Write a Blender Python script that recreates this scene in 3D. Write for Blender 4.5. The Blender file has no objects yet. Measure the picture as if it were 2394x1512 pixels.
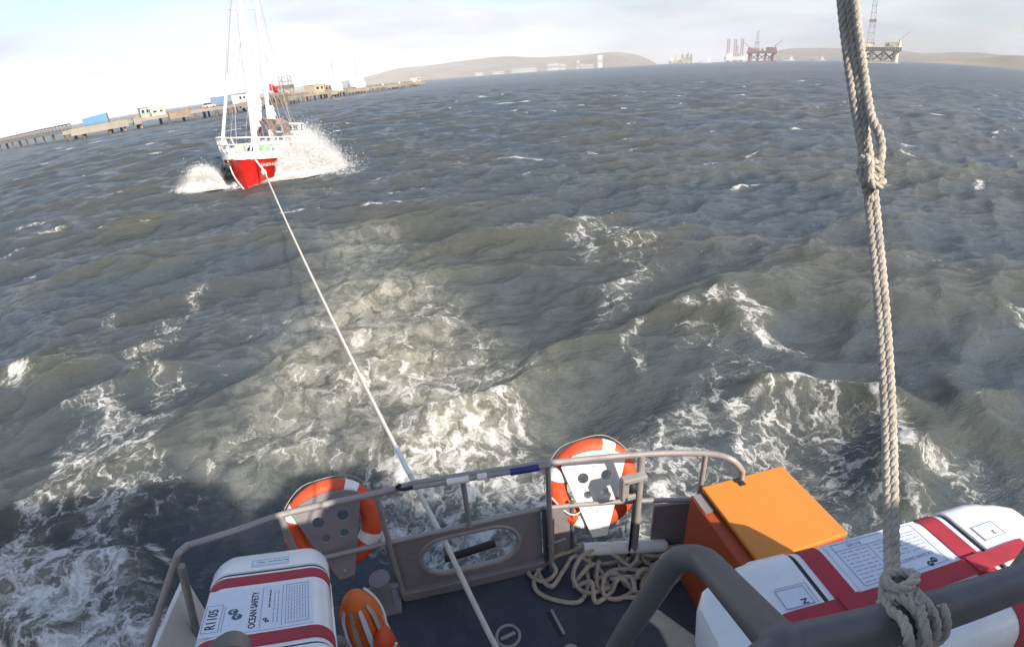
import bpy, bmesh, math, random
import numpy as np
from mathutils import Vector, Matrix

random.seed(11)
rng = np.random.default_rng(11)
sc = bpy.context.scene
COL = sc.collection
PI = math.pi
R_ = math.radians

# ------------------------------------------------------------------ camera (wide action-camera lens with mild barrel distortion)
CAM_POS = Vector((0.0, 0.0, 4.7))
CAM_ROT = np.array([[0.9726118087902599, -0.22277477286509745, -0.06631493026946345],
                    [0.15773130080526535, 0.42302645360059743, 0.8922832825400132],
                    [-0.1707252358265129, -0.8783051975987651, 0.44657907891321513]])   # world -> camera
F_PX, K1, CX, CY = 1200.0, -0.09, 1197.0, 756.0
cam = bpy.data.cameras.new('Camera')
cam_ob = bpy.data.objects.new('Camera', cam)
COL.objects.link(cam_ob)
cam.type = 'PANO'
cam.panorama_type = 'FISHEYE_LENS_POLYNOMIAL'
cam.fisheye_polynomial_k0 = 0.0
cam.fisheye_polynomial_k1 = -0.05503838898242769
cam.fisheye_polynomial_k2 = -0.0001474830734194251
cam.fisheye_polynomial_k3 = 6.233235325392482e-05
cam.fisheye_polynomial_k4 = -1.616886831819805e-06
cam.fisheye_fov = R_(180)
cam.sensor_fit = 'HORIZONTAL'
cam.sensor_width = 36.0
cam.sensor_height = 36.0 * 1512 / 2394
cam.clip_start = 0.02
cam.clip_end = 40000
mw = Matrix(CAM_ROT.T.tolist()).to_4x4()
mw.translation = CAM_POS
cam_ob.matrix_world = mw
sc.camera = cam_ob

# ------------------------------------------------------------------ light
SUN_EL, SUN_AX, SUN_AY = R_(38), 0.50, -0.866       # elevation, horizontal direction towards the sun
sd = Vector((math.cos(SUN_EL) * SUN_AX, math.cos(SUN_EL) * SUN_AY, math.sin(SUN_EL))).normalized()
sun = bpy.data.lights.new('Sun', 'SUN')
sun.energy = 4.2
sun.angle = R_(0.5)
sun.color = (1.0, 0.90, 0.76)
sun_ob = bpy.data.objects.new('Sun', sun)
sun_ob.rotation_euler = sd.to_track_quat('Z', 'Y').to_euler()
sun_ob.location = (30, -50, 60)
COL.objects.link(sun_ob)

sc.view_settings.view_transform = 'Standard'
sc.view_settings.look = 'None'
sc.view_settings.gamma = 1
sc.view_settings.exposure = 0.84
sc.render.engine = 'CYCLES'
sc.cycles.max_bounces = 6
sc.cycles.volume_bounces = 0
sc.cycles.use_denoising = True

# ------------------------------------------------------------------ world: Nishita sky under thin bright cloud
world = bpy.data.worlds.new('World')
sc.world = world
world.use_nodes = True
wn, wl = world.node_tree.nodes, world.node_tree.links
wn.clear()

def N(nodes, kind, **kw):
    n = nodes.new(kind)
    for k, v in kw.items():
        if k.startswith('i_'):
            key = k[2:]
            n.inputs[int(key) if key.isdigit() else key.replace('_', ' ')].default_value = v
        else:
            setattr(n, k, v)
    return n

w_out = N(wn, 'ShaderNodeOutputWorld')
w_bg = N(wn, 'ShaderNodeBackground')
sky = N(wn, 'ShaderNodeTexSky')
sky.sky_type = 'NISHITA'
sky.sun_disc = False
sky.sun_elevation = SUN_EL
sky.sun_rotation = math.atan2(SUN_AX, SUN_AY)
sky.air_density = 1.0
sky.dust_density = 1.5
tc = N(wn, 'ShaderNodeTexCoord')
sep = N(wn, 'ShaderNodeSeparateXYZ')
wl.new(tc.outputs['Generated'], sep.inputs[0])
mp = N(wn, 'ShaderNodeMapping')
mp.inputs['Scale'].default_value = (1.6, 1.6, 6.5)
mp.inputs['Rotation'].default_value = (0.0, 0.10, 0.0)
mp.inputs['Location'].default_value = (3.1, 1.7, 0.4)
wl.new(tc.outputs['Generated'], mp.inputs['Vector'])
n1 = N(wn, 'ShaderNodeTexNoise', i_Scale=1.5, i_Detail=7.0, i_Roughness=0.55, i_Distortion=0.4)
wl.new(mp.outputs[0], n1.inputs['Vector'])
n2 = N(wn, 'ShaderNodeTexNoise', i_Scale=2.6, i_Detail=6.0, i_Roughness=0.5)
mp2 = N(wn, 'ShaderNodeMapping')
mp2.inputs['Scale'].default_value = (1.2, 1.2, 7.0)
mp2.inputs['Location'].default_value = (7.3, -2.2, 1.4)
wl.new(tc.outputs['Generated'], mp2.inputs['Vector'])
wl.new(mp2.outputs[0], n2.inputs['Vector'])
# cloud cover: full near the horizon, broken higher up
elev = N(wn, 'ShaderNodeMapRange', i_1=0.02, i_2=0.45, i_3=0.24, i_4=-0.02)
wl.new(sep.outputs['Z'], elev.inputs[0])
add = N(wn, 'ShaderNodeMath', operation='ADD')
wl.new(n1.outputs['Fac'], add.inputs[0]); wl.new(elev.outputs[0], add.inputs[1])
cov = N(wn, 'ShaderNodeMapRange', i_1=0.50, i_2=0.86, i_3=0.0, i_4=1.0)
cov.interpolation_type = 'SMOOTHSTEP'
wl.new(add.outputs[0], cov.inputs[0])
shade = N(wn, 'ShaderNodeValToRGB')
shade.color_ramp.elements[0].position = 0.34
shade.color_ramp.elements[0].color = (0.375, 0.39, 0.475, 1)
shade.color_ramp.elements[1].position = 0.58
shade.color_ramp.elements[1].color = (0.545, 0.56, 0.605, 1)
wl.new(n2.outputs['Fac'], shade.inputs[0])
skym = N(wn, 'ShaderNodeVectorMath', operation='SCALE')
skym.inputs['Scale'].default_value = 0.11
wl.new(sky.outputs[0], skym.inputs[0])
mixc = N(wn, 'ShaderNodeMix', data_type='RGBA')
wl.new(cov.outputs[0], mixc.inputs['Factor'])
wl.new(skym.outputs[0], mixc.inputs['A'])
wl.new(shade.outputs[0], mixc.inputs['B'])
wl.new(mixc.outputs['Result'], w_bg.inputs['Color'])
w_bg.inputs['Strength'].default_value = 1.0
wl.new(w_bg.outputs[0], w_out.inputs['Surface'])

# ------------------------------------------------------------------ helpers
def ray(u, v):
    """direction in the world through the pixel (u, v) of the 2394 x 1512 photograph"""
    dx, dy = u - CX, v - CY
    r = math.hypot(dx, dy) or 1e-9
    rd = r / F_PX
    t = rd
    for _ in range(40):
        t -= (t * (1 + K1 * t * t) - rd) / (1 + 3 * K1 * t * t)
    th = math.atan(t)
    c = np.array([dx / r * math.sin(th), -dy / r * math.sin(th), -math.cos(th)])
    return Vector((CAM_ROT.T @ c).tolist())

def AZ(u, v, z):
    d = ray(u, v); return CAM_POS + d * ((z - CAM_POS.z) / d.z)
def AY(u, v, y):
    d = ray(u, v); return CAM_POS + d * (y / d.y)
def AD(u, v, dist):
    return CAM_POS + ray(u, v) * dist

def tag(o, label=None, cat=None, group=None, kind=None):
    if label: o['label'] = label
    if cat: o['category'] = cat
    if group: o['group'] = group
    if kind: o['kind'] = kind
    return o

def empty(name, loc=(0, 0, 0), label=None, cat=None, group=None, rot=None):
    o = bpy.data.objects.new(name, None)
    o.empty_display_size = 0.2
    COL.objects.link(o)
    o.location = loc
    if rot: o.rotation_euler = rot
    return tag(o, label, cat, group)

def smooth_path(pts, n=8, closed=False):
    P = [Vector(p) for p in pts]
    out = []
    m = len(P)
    rngi = range(m if closed else m - 1)
    for i in rngi:
        p0 = P[(i - 1) % m] if (closed or i > 0) else P[0]
        p1, p2 = P[i], P[(i + 1) % m]
        p3 = P[(i + 2) % m] if (closed or i + 2 < m) else P[-1]
        for k in range(n):
            t = k / n
            out.append(0.5 * ((2 * p1) + (-p0 + p2) * t + (2 * p0 - 5 * p1 + 4 * p2 - p3) * t * t + (-p0 + 3 * p1 - 3 * p2 + p3) * t ** 3))
    if not closed: out.append(P[-1])
    return out

def fillet(pts, rad, n=6):
    P = [Vector(p) for p in pts]
    out = [P[0]]
    for i in range(1, len(P) - 1):
        a, b, c = P[i - 1], P[i], P[i + 1]
        d1, d2 = (a - b), (c - b)
        r = min(rad, d1.length * 0.49, d2.length * 0.49)
        s, e = b + d1.normalized() * r, b + d2.normalized() * r
        for k in range(n + 1):
            t = k / n
            out.append((1 - t) ** 2 * s + 2 * t * (1 - t) * b + t * t * e)
    out.append(P[-1])
    return out

def frames(P, closed=False):
    m = len(P)
    T = []
    for i in range(m):
        a = P[(i - 1) % m] if (closed or i > 0) else P[0]
        b = P[(i + 1) % m] if (closed or i < m - 1) else P[-1]
        T.append((b - a).normalized())
    up = Vector((0, 0, 1)) if abs(T[0].z) < 0.9 else Vector((1, 0, 0))
    x = T[0].cross(up).normalized()
    X = []
    for t in T:
        x = (x - t * x.dot(t))
        x = x.normalized() if x.length > 1e-6 else t.orthogonal().normalized()
        X.append(x.copy())
    return T, X

class MB:
    def __init__(s): s.v, s.f, s.cut = [], [], []
    def add(s, verts, faces):
        o = len(s.v)
        s.cut.append((o, len(s.f)))
        s.v += [tuple(p) for p in verts]
        s.f += [tuple(i + o for i in f) for f in faces]
        return s
    def box(s, c, size, rot=None):
        c = Vector(c); hx, hy, hz = size[0] / 2, size[1] / 2, size[2] / 2
        vs = [Vector((x, y, z)) for z in (-hz, hz) for y in (-hy, hy) for x in (-hx, hx)]
        if rot is not None: vs = [rot @ p for p in vs]
        return s.add([c + p for p in vs], [(0, 2, 3, 1), (4, 5, 7, 6), (0, 1, 5, 4), (2, 6, 7, 3), (0, 4, 6, 2), (1, 3, 7, 5)])
    def loft(s, rings, closed=True, cap=True):
        n = len(rings[0]); vs = [p for r in rings for p in r]; fs = []
        for i in range(len(rings) - 1):
            for j in range(n if closed else n - 1):
                k = (j + 1) % n
                fs.append((i * n + j, i * n + k, (i + 1) * n + k, (i + 1) * n + j))
        if cap and closed:
            fs.append(tuple(range(n - 1, -1, -1)))
            fs.append(tuple((len(rings) - 1) * n + j for j in range(n)))
        return s.add(vs, fs)
    def tube(s, pts, r, n=10, closed=False, cap=True):
        P = [Vector(p) for p in pts]
        T, X = frames(P, closed)
        rings = []
        for i, p in enumerate(P):
            rr = r[i] if isinstance(r, (list, tuple)) else r
            y = T[i].cross(X[i])
            rings.append([p + (X[i] * math.cos(2 * PI * k / n) + y * math.sin(2 * PI * k / n)) * rr for k in range(n)])
        if closed: rings.append(rings[0])
        return s.loft(rings, True, cap and not closed)
    def ball(s, c, r, seg=12, rot=None):
        c = Vector(c)
        r = Vector(r) if hasattr(r, '__len__') else Vector((r, r, r))
        rings = []
        for i in range(seg // 2 + 1):
            a = PI * i / (seg // 2); a = min(max(a, 0.02), PI - 0.02)
            ring = []
            for k in range(seg):
                q = Vector((math.sin(a) * math.cos(2 * PI * k / seg) * r.x, math.sin(a) * math.sin(2 * PI * k / seg) * r.y, -math.cos(a) * r.z))
                ring.append(c + (rot @ q if rot is not None else q))
            rings.append(ring)
        return s.loft(rings)
    def rope(s, pts, R, pitch=None, n=7, strands=3, phase=0.0, step=None):
        """a laid rope: strands twisted round the path"""
        P = [Vector(p) for p in pts]
        pitch = pitch or R * 7
        L = [0.0]
        for i in range(1, len(P)): L.append(L[-1] + (P[i] - P[i - 1]).length)
        step = step or pitch / 9
        m = max(3, int(L[-1] / step) + 1)
        Q, j = [], 0
        for i in range(m):
            d = L[-1] * i / (m - 1)
            while j < len(L) - 2 and L[j + 1] < d: j += 1
            t = (d - L[j]) / max(L[j + 1] - L[j], 1e-9)
            Q.append(P[j].lerp(P[j + 1], min(1, t)))
        T, X = frames(Q)
        for k in range(strands):
            path = []
            for i, q in enumerate(Q):
                a = 2 * PI * (k / strands + L[-1] * i / (m - 1) / pitch) + phase
                path.append(q + (X[i] * math.cos(a) + T[i].cross(X[i]) * math.sin(a)) * R * 0.5)
            s.tube(path, R * 0.56, n)
        return s
    def build(s, name, mat, parent=None, smooth=40, bevel=0.0, seg=2):
        me = bpy.data.meshes.new(name)
        me.from_pydata(s.v, [], s.f)
        if smooth:
            me.polygons.foreach_set('use_smooth', [True] * len(me.polygons))
        me.update()
        if smooth and hasattr(me, 'set_sharp_from_angle'): me.set_sharp_from_angle(angle=R_(smooth))
        if mat: me.materials.append(mat)
        o = bpy.data.objects.new(name, me)
        COL.objects.link(o)
        if parent: o.parent = parent
        if bevel:
            b = o.modifiers.new('bevel', 'BEVEL'); b.width = bevel; b.segments = seg; b.limit_method = 'ANGLE'; b.angle_limit = R_(35)
        return o

def each(mb, name, mat, parent=None, smooth=40, bevel=0.0):
    """every piece added to the builder becomes an object of its own"""
    cuts = mb.cut + [(len(mb.v), len(mb.f))]
    for (v0, f0), (v1, f1) in zip(cuts[:-1], cuts[1:]):
        p = MB(); p.add(mb.v[v0:v1], [tuple(i - v0 for i in f) for f in mb.f[f0:f1]])
        p.build(name, mat, parent, smooth, bevel)

def plate(name, mat, outer, holes, thick, M4, parent=None, bevel=0.004):
    """a flat plate with holes cut in it, built in the XY plane and then placed by M4"""
    cu = bpy.data.curves.new(name, 'CURVE'); cu.dimensions = '2D'; cu.fill_mode = 'BOTH'; cu.extrude = thick / 2
    cu.bevel_depth = bevel; cu.bevel_resolution = 1; cu.offset = -bevel
    for ring in [outer] + holes:
        sp = cu.splines.new('POLY'); sp.points.add(len(ring) - 1); sp.use_cyclic_u = True
        for p, q in zip(sp.points, ring): p.co = (q[0], q[1], 0, 1)
    tmp = bpy.data.objects.new('tmp', cu); COL.objects.link(tmp)
    dg = bpy.context.evaluated_depsgraph_get()
    me = bpy.data.meshes.new_from_object(tmp.evaluated_get(dg))
    bpy.data.objects.remove(tmp); bpy.data.curves.remove(cu)
    me.name = name
    me.transform(M4)
    me.materials.clear(); me.materials.append(mat)
    o = bpy.data.objects.new(name, me); COL.objects.link(o)
    if parent: o.parent = parent
    return o

def circle(cx, cy, r, n=28, ry=None):
    return [(cx + r * math.cos(2 * PI * k / n), cy + (ry or r) * math.sin(2 * PI * k / n)) for k in range(n)]

def frame_from(origin, x, y):
    x = Vector(x).normalized(); z = x.cross(Vector(y)).normalized(); y = z.cross(x)
    m = Matrix((x, y, z)).transposed().to_4x4(); m.translation = Vector(origin)
    return m

def text(name, body, size, M4, mat, parent, spacing=1.0, bold=0.0, align='CENTER', thick=0.0006):
    cu = bpy.data.curves.new(name, 'FONT')
    cu.body = body; cu.size = size; cu.align_x = align; cu.align_y = 'CENTER'; cu.extrude = thick; cu.offset = bold; cu.space_character = spacing
    tmp = bpy.data.objects.new('tmp', cu); COL.objects.link(tmp)
    me = bpy.data.meshes.new_from_object(tmp.evaluated_get(bpy.context.evaluated_depsgraph_get()))
    bpy.data.objects.remove(tmp); bpy.data.curves.remove(cu)
    me.name = name; me.materials.clear(); me.materials.append(mat)
    o = bpy.data.objects.new(name, me); COL.objects.link(o)
    o.parent = parent; o.matrix_local = M4
    return o

# ------------------------------------------------------------------ materials
def material(name, col, rough=0.5, metal=0.0, var=0.12, vs=3.0, bump=0.0, bs=40.0, dirt=None, dirt_amt=0.35, ds=6.0, coat=0.0, spec=0.5, stretch=(1, 1, 1)):
    m = bpy.data.materials.new(name); m.use_nodes = True
    nd, lk = m.node_tree.nodes, m.node_tree.links
    b = nd['Principled BSDF']
    b.inputs['Roughness'].default_value = rough; b.inputs['Metallic'].default_value = metal
    b.inputs['Coat Weight'].default_value = coat
    b.inputs['Specular IOR Level'].default_value = spec
    t = N(nd, 'ShaderNodeTexCoord')
    mpp = N(nd, 'ShaderNodeMapping'); mpp.inputs['Scale'].default_value = stretch
    lk.new(t.outputs['Object'], mpp.inputs['Vector'])
    nz = N(nd, 'ShaderNodeTexNoise', i_Scale=vs, i_Detail=6.0, i_Roughness=0.6)
    lk.new(mpp.outputs[0], nz.inputs['Vector'])
    mr = N(nd, 'ShaderNodeMapRange', i_1=0.25, i_2=0.75, i_3=1 - var, i_4=1 + var)
    lk.new(nz.outputs['Fac'], mr.inputs[0])
    sc_ = N(nd, 'ShaderNodeVectorMath', operation='SCALE'); sc_.inputs[0].default_value = col[:3]
    lk.new(mr.outputs[0], sc_.inputs['Scale'])
    last = sc_.outputs[0]
    if dirt:
        dn = N(nd, 'ShaderNodeTexNoise', i_Scale=ds, i_Detail=8.0, i_Roughness=0.7, i_Distortion=0.6)
        lk.new(mpp.outputs[0], dn.inputs['Vector'])
        dr = N(nd, 'ShaderNodeMapRange', i_1=0.50, i_2=0.74, i_3=0.0, i_4=dirt_amt)
        lk.new(dn.outputs['Fac'], dr.inputs[0])
        mx = N(nd, 'ShaderNodeMix', data_type='RGBA')
        lk.new(dr.outputs[0], mx.inputs['Factor']); lk.new(last, mx.inputs['A'])
        mx.inputs['B'].default_value = (*dirt[:3], 1)
        last = mx.outputs['Result']
    lk.new(last, b.inputs['Base Color'])
    rr = N(nd, 'ShaderNodeMapRange', i_1=0.3, i_2=0.7, i_3=max(0.02, rough - 0.08), i_4=min(1, rough + 0.08))
    lk.new(nz.outputs['Fac'], rr.inputs[0]); lk.new(rr.outputs[0], b.inputs['Roughness'])
    if bump:
        bn = N(nd, 'ShaderNodeTexNoise', i_Scale=bs, i_Detail=5.0, i_Roughness=0.6)
        lk.new(mpp.outputs[0], bn.inputs['Vector'])
        bp = N(nd, 'ShaderNodeBump', i_Strength=bump, i_Distance=0.01)
        lk.new(bn.outputs['Fac'], bp.inputs['Height']); lk.new(bp.outputs[0], b.inputs['Normal'])
    return m

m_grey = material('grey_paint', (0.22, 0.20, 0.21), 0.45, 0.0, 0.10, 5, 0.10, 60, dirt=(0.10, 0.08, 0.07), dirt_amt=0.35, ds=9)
m_rail = material('galvanised_pipe', (0.31, 0.29, 0.28), 0.42, 0.15, 0.12, 8, 0.12, 70, dirt=(0.22, 0.15, 0.10), dirt_amt=0.35, ds=14)
m_pipe = material('dark_grey_pipe_paint', (0.125, 0.118, 0.122), 0.42, 0.0, 0.10, 6, 0.10, 90, dirt=(0.075, 0.06, 0.05), dirt_amt=0.45, ds=10)
m_deck = material('deck_paint', (0.046, 0.052, 0.072), 0.55, 0.0, 0.30, 3, 0.6, 260, dirt=(0.15, 0.15, 0.15), dirt_amt=0.40, ds=4)
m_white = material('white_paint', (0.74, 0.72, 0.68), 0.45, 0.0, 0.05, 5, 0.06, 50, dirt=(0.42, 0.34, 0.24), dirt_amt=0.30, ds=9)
m_gel = material('white_gelcoat', (0.78, 0.79, 0.80), 0.33, 0.0, 0.04, 4, 0.05, 25, dirt=(0.52, 0.50, 0.46), dirt_amt=0.28, ds=5, coat=0.2)
m_band = material('red_webbing', (0.40, 0.030, 0.050), 0.7, 0.0, 0.18, 12, 0.35, 320, dirt=(0.22, 0.03, 0.05), dirt_amt=0.4, ds=8)
m_seam = material('dark_rubber_seam', (0.016, 0.02, 0.028), 0.55, 0, 0.2, 10)
m_ink = material('navy_printing', (0.022, 0.04, 0.085), 0.6, 0, 0.2, 40)
m_ink2 = material('pale_printing', (0.27, 0.31, 0.42), 0.6, 0, 0.2, 40)
m_teal = material('teal_printing', (0.03, 0.11, 0.16), 0.6, 0, 0.2, 40)
m_label = material('label_sheet', (0.66, 0.71, 0.80), 0.4, 0, 0.05, 12, dirt=(0.45, 0.50, 0.58), dirt_amt=0.25, ds=14)
m_ring = material('orange_red_ring_cover', (0.62, 0.075, 0.018), 0.55, 0, 0.14, 7, 0.25, 60, dirt=(0.30, 0.05, 0.03), dirt_amt=0.4, ds=6)
m_tape = material('reflective_white_tape', (0.80, 0.78, 0.75), 0.35, 0, 0.06, 12)
m_line = material('white_cord', (0.72, 0.68, 0.60), 0.8, 0, 0.12, 30)
m_rope = material('tan_laid_rope', (0.56, 0.51, 0.44), 0.85, 0, 0.25, 45, 0.6, 420, dirt=(0.26, 0.21, 0.17), dirt_amt=0.45, ds=30, spec=0.2)
m_ropegrey = material('weathered_rope', (0.46, 0.40, 0.32), 0.85, 0, 0.2, 25, 0.5, 300, dirt=(0.2, 0.16, 0.12), dirt_amt=0.4, ds=14, spec=0.2)
m_tow = material('pale_braided_rope', (0.66, 0.62, 0.55), 0.8, 0, 0.12, 10, 0.4, 160, spec=0.2)
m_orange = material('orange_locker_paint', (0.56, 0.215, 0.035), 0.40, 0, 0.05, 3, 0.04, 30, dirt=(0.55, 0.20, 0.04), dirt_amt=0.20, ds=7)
m_orange2 = material('shaded_orange_locker_side', (0.34, 0.062, 0.016), 0.45, 0, 0.08, 3, 0.05, 40, dirt=(0.28, 0.06, 0.02), dirt_amt=0.3, ds=6)  # locker orange darkened to put the shade of its side into the colour
m_bag = material('orange_bag_cloth', (0.66, 0.15, 0.025), 0.7, 0, 0.2, 5, 0.6, 18, dirt=(0.40, 0.08, 0.03), dirt_amt=0.5, ds=7)
m_blue = material('blue_grip', (0.018, 0.03, 0.16), 0.5, 0, 0.15, 12)
m_black = material('black_rubber', (0.018, 0.018, 0.020), 0.6, 0, 0.25, 8, 0.3, 40)
m_hull = material('tow_hull_paint', (0.10, 0.11, 0.13), 0.4, 0, 0.1, 2)
m_glass = material('dark_window_glass', (0.02, 0.025, 0.03), 0.06, 0, 0.02, 2)
m_yred = material('yacht_red_paint', (0.62, 0.018, 0.012), 0.30, 0, 0.06, 1.5, dirt=(0.35, 0.02, 0.02), dirt_amt=0.3, ds=3, coat=0.3)
m_ywhite = material('yacht_white_paint', (0.82, 0.80, 0.76), 0.35, 0, 0.04, 3)
m_ydeck = material('yacht_deck_paint', (0.52, 0.46, 0.38), 0.6, 0, 0.12, 4)
m_sail = material('furled_sail_cloth', (0.86, 0.85, 0.83), 0.8, 0, 0.05, 4, 0.6, 6)
m_wire = material('stainless_wire', (0.60, 0.60, 0.60), 0.35, 0.5, 0.05, 8)
m_green = material('green_canvas', (0.20, 0.40, 0.24), 0.75, 0, 0.15, 5, 0.5, 9)
m_brown = material('red_brown_canvas', (0.27, 0.19, 0.17), 0.75, 0, 0.3, 4, 0.4, 9)
m_flag = material('red_flag_cloth', (0.50, 0.035, 0.05), 0.7, 0, 0.15, 4)
m_tyre = material('fender_rubber', (0.045, 0.045, 0.05), 0.6, 0, 0.3, 5)
m_conc = material('weathered_concrete', (0.30, 0.27, 0.22), 0.85, 0, 0.25, 0.25, 0.4, 3, dirt=(0.20, 0.15, 0.10), dirt_amt=0.6, ds=0.5)
m_timber = material('dark_timber_pile', (0.16, 0.12, 0.085), 0.85, 0, 0.35, 0.6, dirt=(0.06, 0.055, 0.03), dirt_amt=0.6, ds=0.6)
m_rust = material('rusty_steel', (0.28, 0.21, 0.155), 0.8, 0, 0.3, 0.6, dirt=(0.16, 0.08, 0.05), dirt_amt=0.6, ds=0.8)
m_bluebox = material('blue_container_paint', (0.10, 0.26, 0.46), 0.5, 0, 0.08, 0.5, dirt=(0.12, 0.25, 0.45), dirt_amt=0.3, ds=0.6)
m_bluegrey = material('blue_grey_cladding', (0.20, 0.31, 0.46), 0.5, 0, 0.08, 0.3)
m_cream = material('cream_cladding', (0.55, 0.525, 0.45), 0.6, 0, 0.08, 0.3)
m_greygreen = material('grey_green_cladding', (0.34, 0.40, 0.37), 0.6, 0, 0.1, 0.3)
m_yellow = material('yellow_steel', (0.46, 0.42, 0.30), 0.6, 0, 0.15, 0.05, dirt=(0.4, 0.3, 0.15), dirt_amt=0.4, ds=0.06)
m_rigred = material('red_oxide_steel', (0.28, 0.17, 0.16), 0.65, 0, 0.2, 0.04)
m_rigwhite = material('pale_rig_steel', (0.66, 0.62, 0.52), 0.6, 0, 0.1, 0.06, dirt=(0.40, 0.30, 0.18), dirt_amt=0.5, ds=0.08)
m_rigdark = material('dark_rig_steel', (0.17, 0.15, 0.12), 0.7, 0, 0.25, 0.06)
m_farwall = material('hazy_far_wall', (0.46, 0.45, 0.43), 0.7, 0, 0.08, 0.02)
m_rigsteel = material('grey_rig_steel', (0.34, 0.33, 0.33), 0.6, 0, 0.2, 0.06)
m_farwhite = material('far_white_wall', (0.80, 0.79, 0.76), 0.7, 0, 0.05, 0.02)

# ------------------------------------------------------------------ sea surface
def make_sea():
    A = np.radians(np.concatenate([np.linspace(-83, 83, 1060)]))
    r, R = 2.2, [2.2]
    while r < 14000:
        dr = min(max(0.016, 0.0009 * (r * r + 22) / 4.7), (0.0062 if r < 260 else 0.0125) * r)
        r += dr; R.append(r)
    R = np.array(R)
    spacing = np.maximum(np.gradient(R), 0.8 * R * (A[1] - A[0]))
    RR, AA = np.meshgrid(R, A, indexing='ij')
    X0 = (RR * np.sin(AA)).astype(np.float32); Y0 = (RR * np.cos(AA)).astype(np.float32)
    nr, na = X0.shape
    X, Y, Z = X0.copy(), Y0.copy(), np.zeros_like(X0)
    J = np.zeros_like(X0)
    lost = np.zeros(len(R))
    g = np.random.default_rng(5)
    lam = np.exp(g.uniform(math.log(0.24), math.log(10.5), 230))
    lam.sort()
    main = math.atan2(-0.95, 0.25)
    for L in lam:
        k = 2 * PI / L
        th = main + g.normal(0, 0.42) * (1.3 if L < 1.2 else 0.9)
        slope = 0.033 * (0.9 if L < 4.0 else 0.5 if L < 7 else 0.33) * (0.9 if L < 0.6 else 1.0) * (1.3 if 0.6 < L < 2.4 else 1)
        a = slope / k
        ph = g.uniform(0, 2 * PI)
        fade = np.clip((L / spacing - 2.2) / 1.6, 0, 1).astype(np.float32)
        lost += slope * slope / 2 * (1 - fade * fade)
        rows = np.where(fade > 0)[0]
        if len(rows) == 0: continue
        e = rows[-1] + 1
        kx, ky = math.cos(th), math.sin(th)
        arg = k * (kx * X0[:e] + ky * Y0[:e]) + ph
        s, c = np.sin(arg), np.cos(arg)
        f = fade[:e, None]
        Z[:e] += a * f * c
        q = 1.0
        X[:e] -= q * a * f * kx * s; Y[:e] -= q * a * f * ky * s
        J[:e] += q * slope * f * c
    # larger single swells, the boat's own diverging waves and the churned stern wash
    def capsule(p, q, w, wl=None):
        px, py = p; dx, dy = q[0] - p[0], q[1] - p[1]
        L2 = dx * dx + dy * dy + 1e-9
        t = np.clip(((X0 - px) * dx + (Y0 - py) * dy) / L2, 0, 1)
        d2 = (X0 - px - t * dx) ** 2 + (Y0 - py - t * dy) ** 2
        return np.exp(-d2 / (w * w))
    def gp(u, v):
        p = AZ(u, v, 0.0); return (p.x, p.y)
    ridges = [  # pixel from, to, width, height
        ((1820, 930), (2010, 960), 0.55, 0.42), ((2010, 960), (2090, 1180), 0.5, 0.30),
        ((130, 880), (430, 850), 0.7, 0.30), ((20, 1390), (240, 1400), 0.5, 0.45), ((150, 1500), (300, 1500), 0.35, 0.3),
        ((1080, 590), (1300, 540), 1.3, 0.38), ((1640, 700), (1900, 690), 1.2, 0.34), ((1700, 730), (1870, 830), 0.5, 0.18),
        ((2120, 720), (2380, 640), 1.3, 0.36), ((2130, 900), (2390, 1080), 0.8, 0.32), ((60, 700), (300, 640), 1.5, 0.3),
        ((350, 600), (640, 560), 1.5, 0.25), ((1480, 420), (1700, 400), 2.0, 0.3), ((1900, 420), (2200, 400), 2.2, 0.35),
        ((1000, 1000), (1190, 960), 0.55, 0.22), ((700, 850), (960, 800), 0.7, 0.18), ((780, 950), (960, 900), 0.45, 0.16),
        ((1500, 560), (1900, 600), 1.4, 0.25), ((760, 700), (1000, 650), 0.9, 0.16), ((1250, 640), (1480, 700), 0.8, 0.2),
    ]
    near = R < 480
    nn = int(near.sum())
    wob = 0.25 * np.sin(1.9 * X0[:nn] + 2.7 * Y0[:nn]) * np.sin(1.3 * Y0[:nn] - 0.7 * X0[:nn])
    XS, YS = X0, Y0
    X0, Y0 = X0[:nn] + wob.astype(np.float32), Y0[:nn] + wob.astype(np.float32)
    for p, q, w, h in ridges:
        e = capsule(gp(*p), gp(*q), w)
        Z[:nn] += h * e
        J[:nn] += 0.10 * e
    # turbulent wake: short random chop
    wake_poly = [((1040, 1060), (1000, 960), 0.9, 1.0), ((1000, 960), (860, 720), 1.5, 1.0), ((860, 720), (835, 560), 1.4, 0.45), ((700, 1040), (760, 820), 1.1, 0.8)]
    aer = np.zeros_like(X0)
    for p, q, w, s in wake_poly:
        aer = np.maximum(aer, s * capsule(gp(*p), gp(*q), w * 1.05))
    for i in range(60):
        L = math.exp(g.uniform(math.log(0.22), math.log(1.5))); k = 2 * PI / L; th = g.uniform(0, 2 * PI)
        ph = g.uniform(0, 2 * PI)
        f = np.clip((L / spacing[:nn] - 2.2) / 1.6, 0, 1).astype(np.float32)[:, None]
        Z[:nn] += aer * f * (0.045 / k) * np.cos(k * (math.cos(th) * X0 + math.sin(th) * Y0) + ph)
    # foam density on the water
    F = np.zeros_like(X0)
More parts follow.
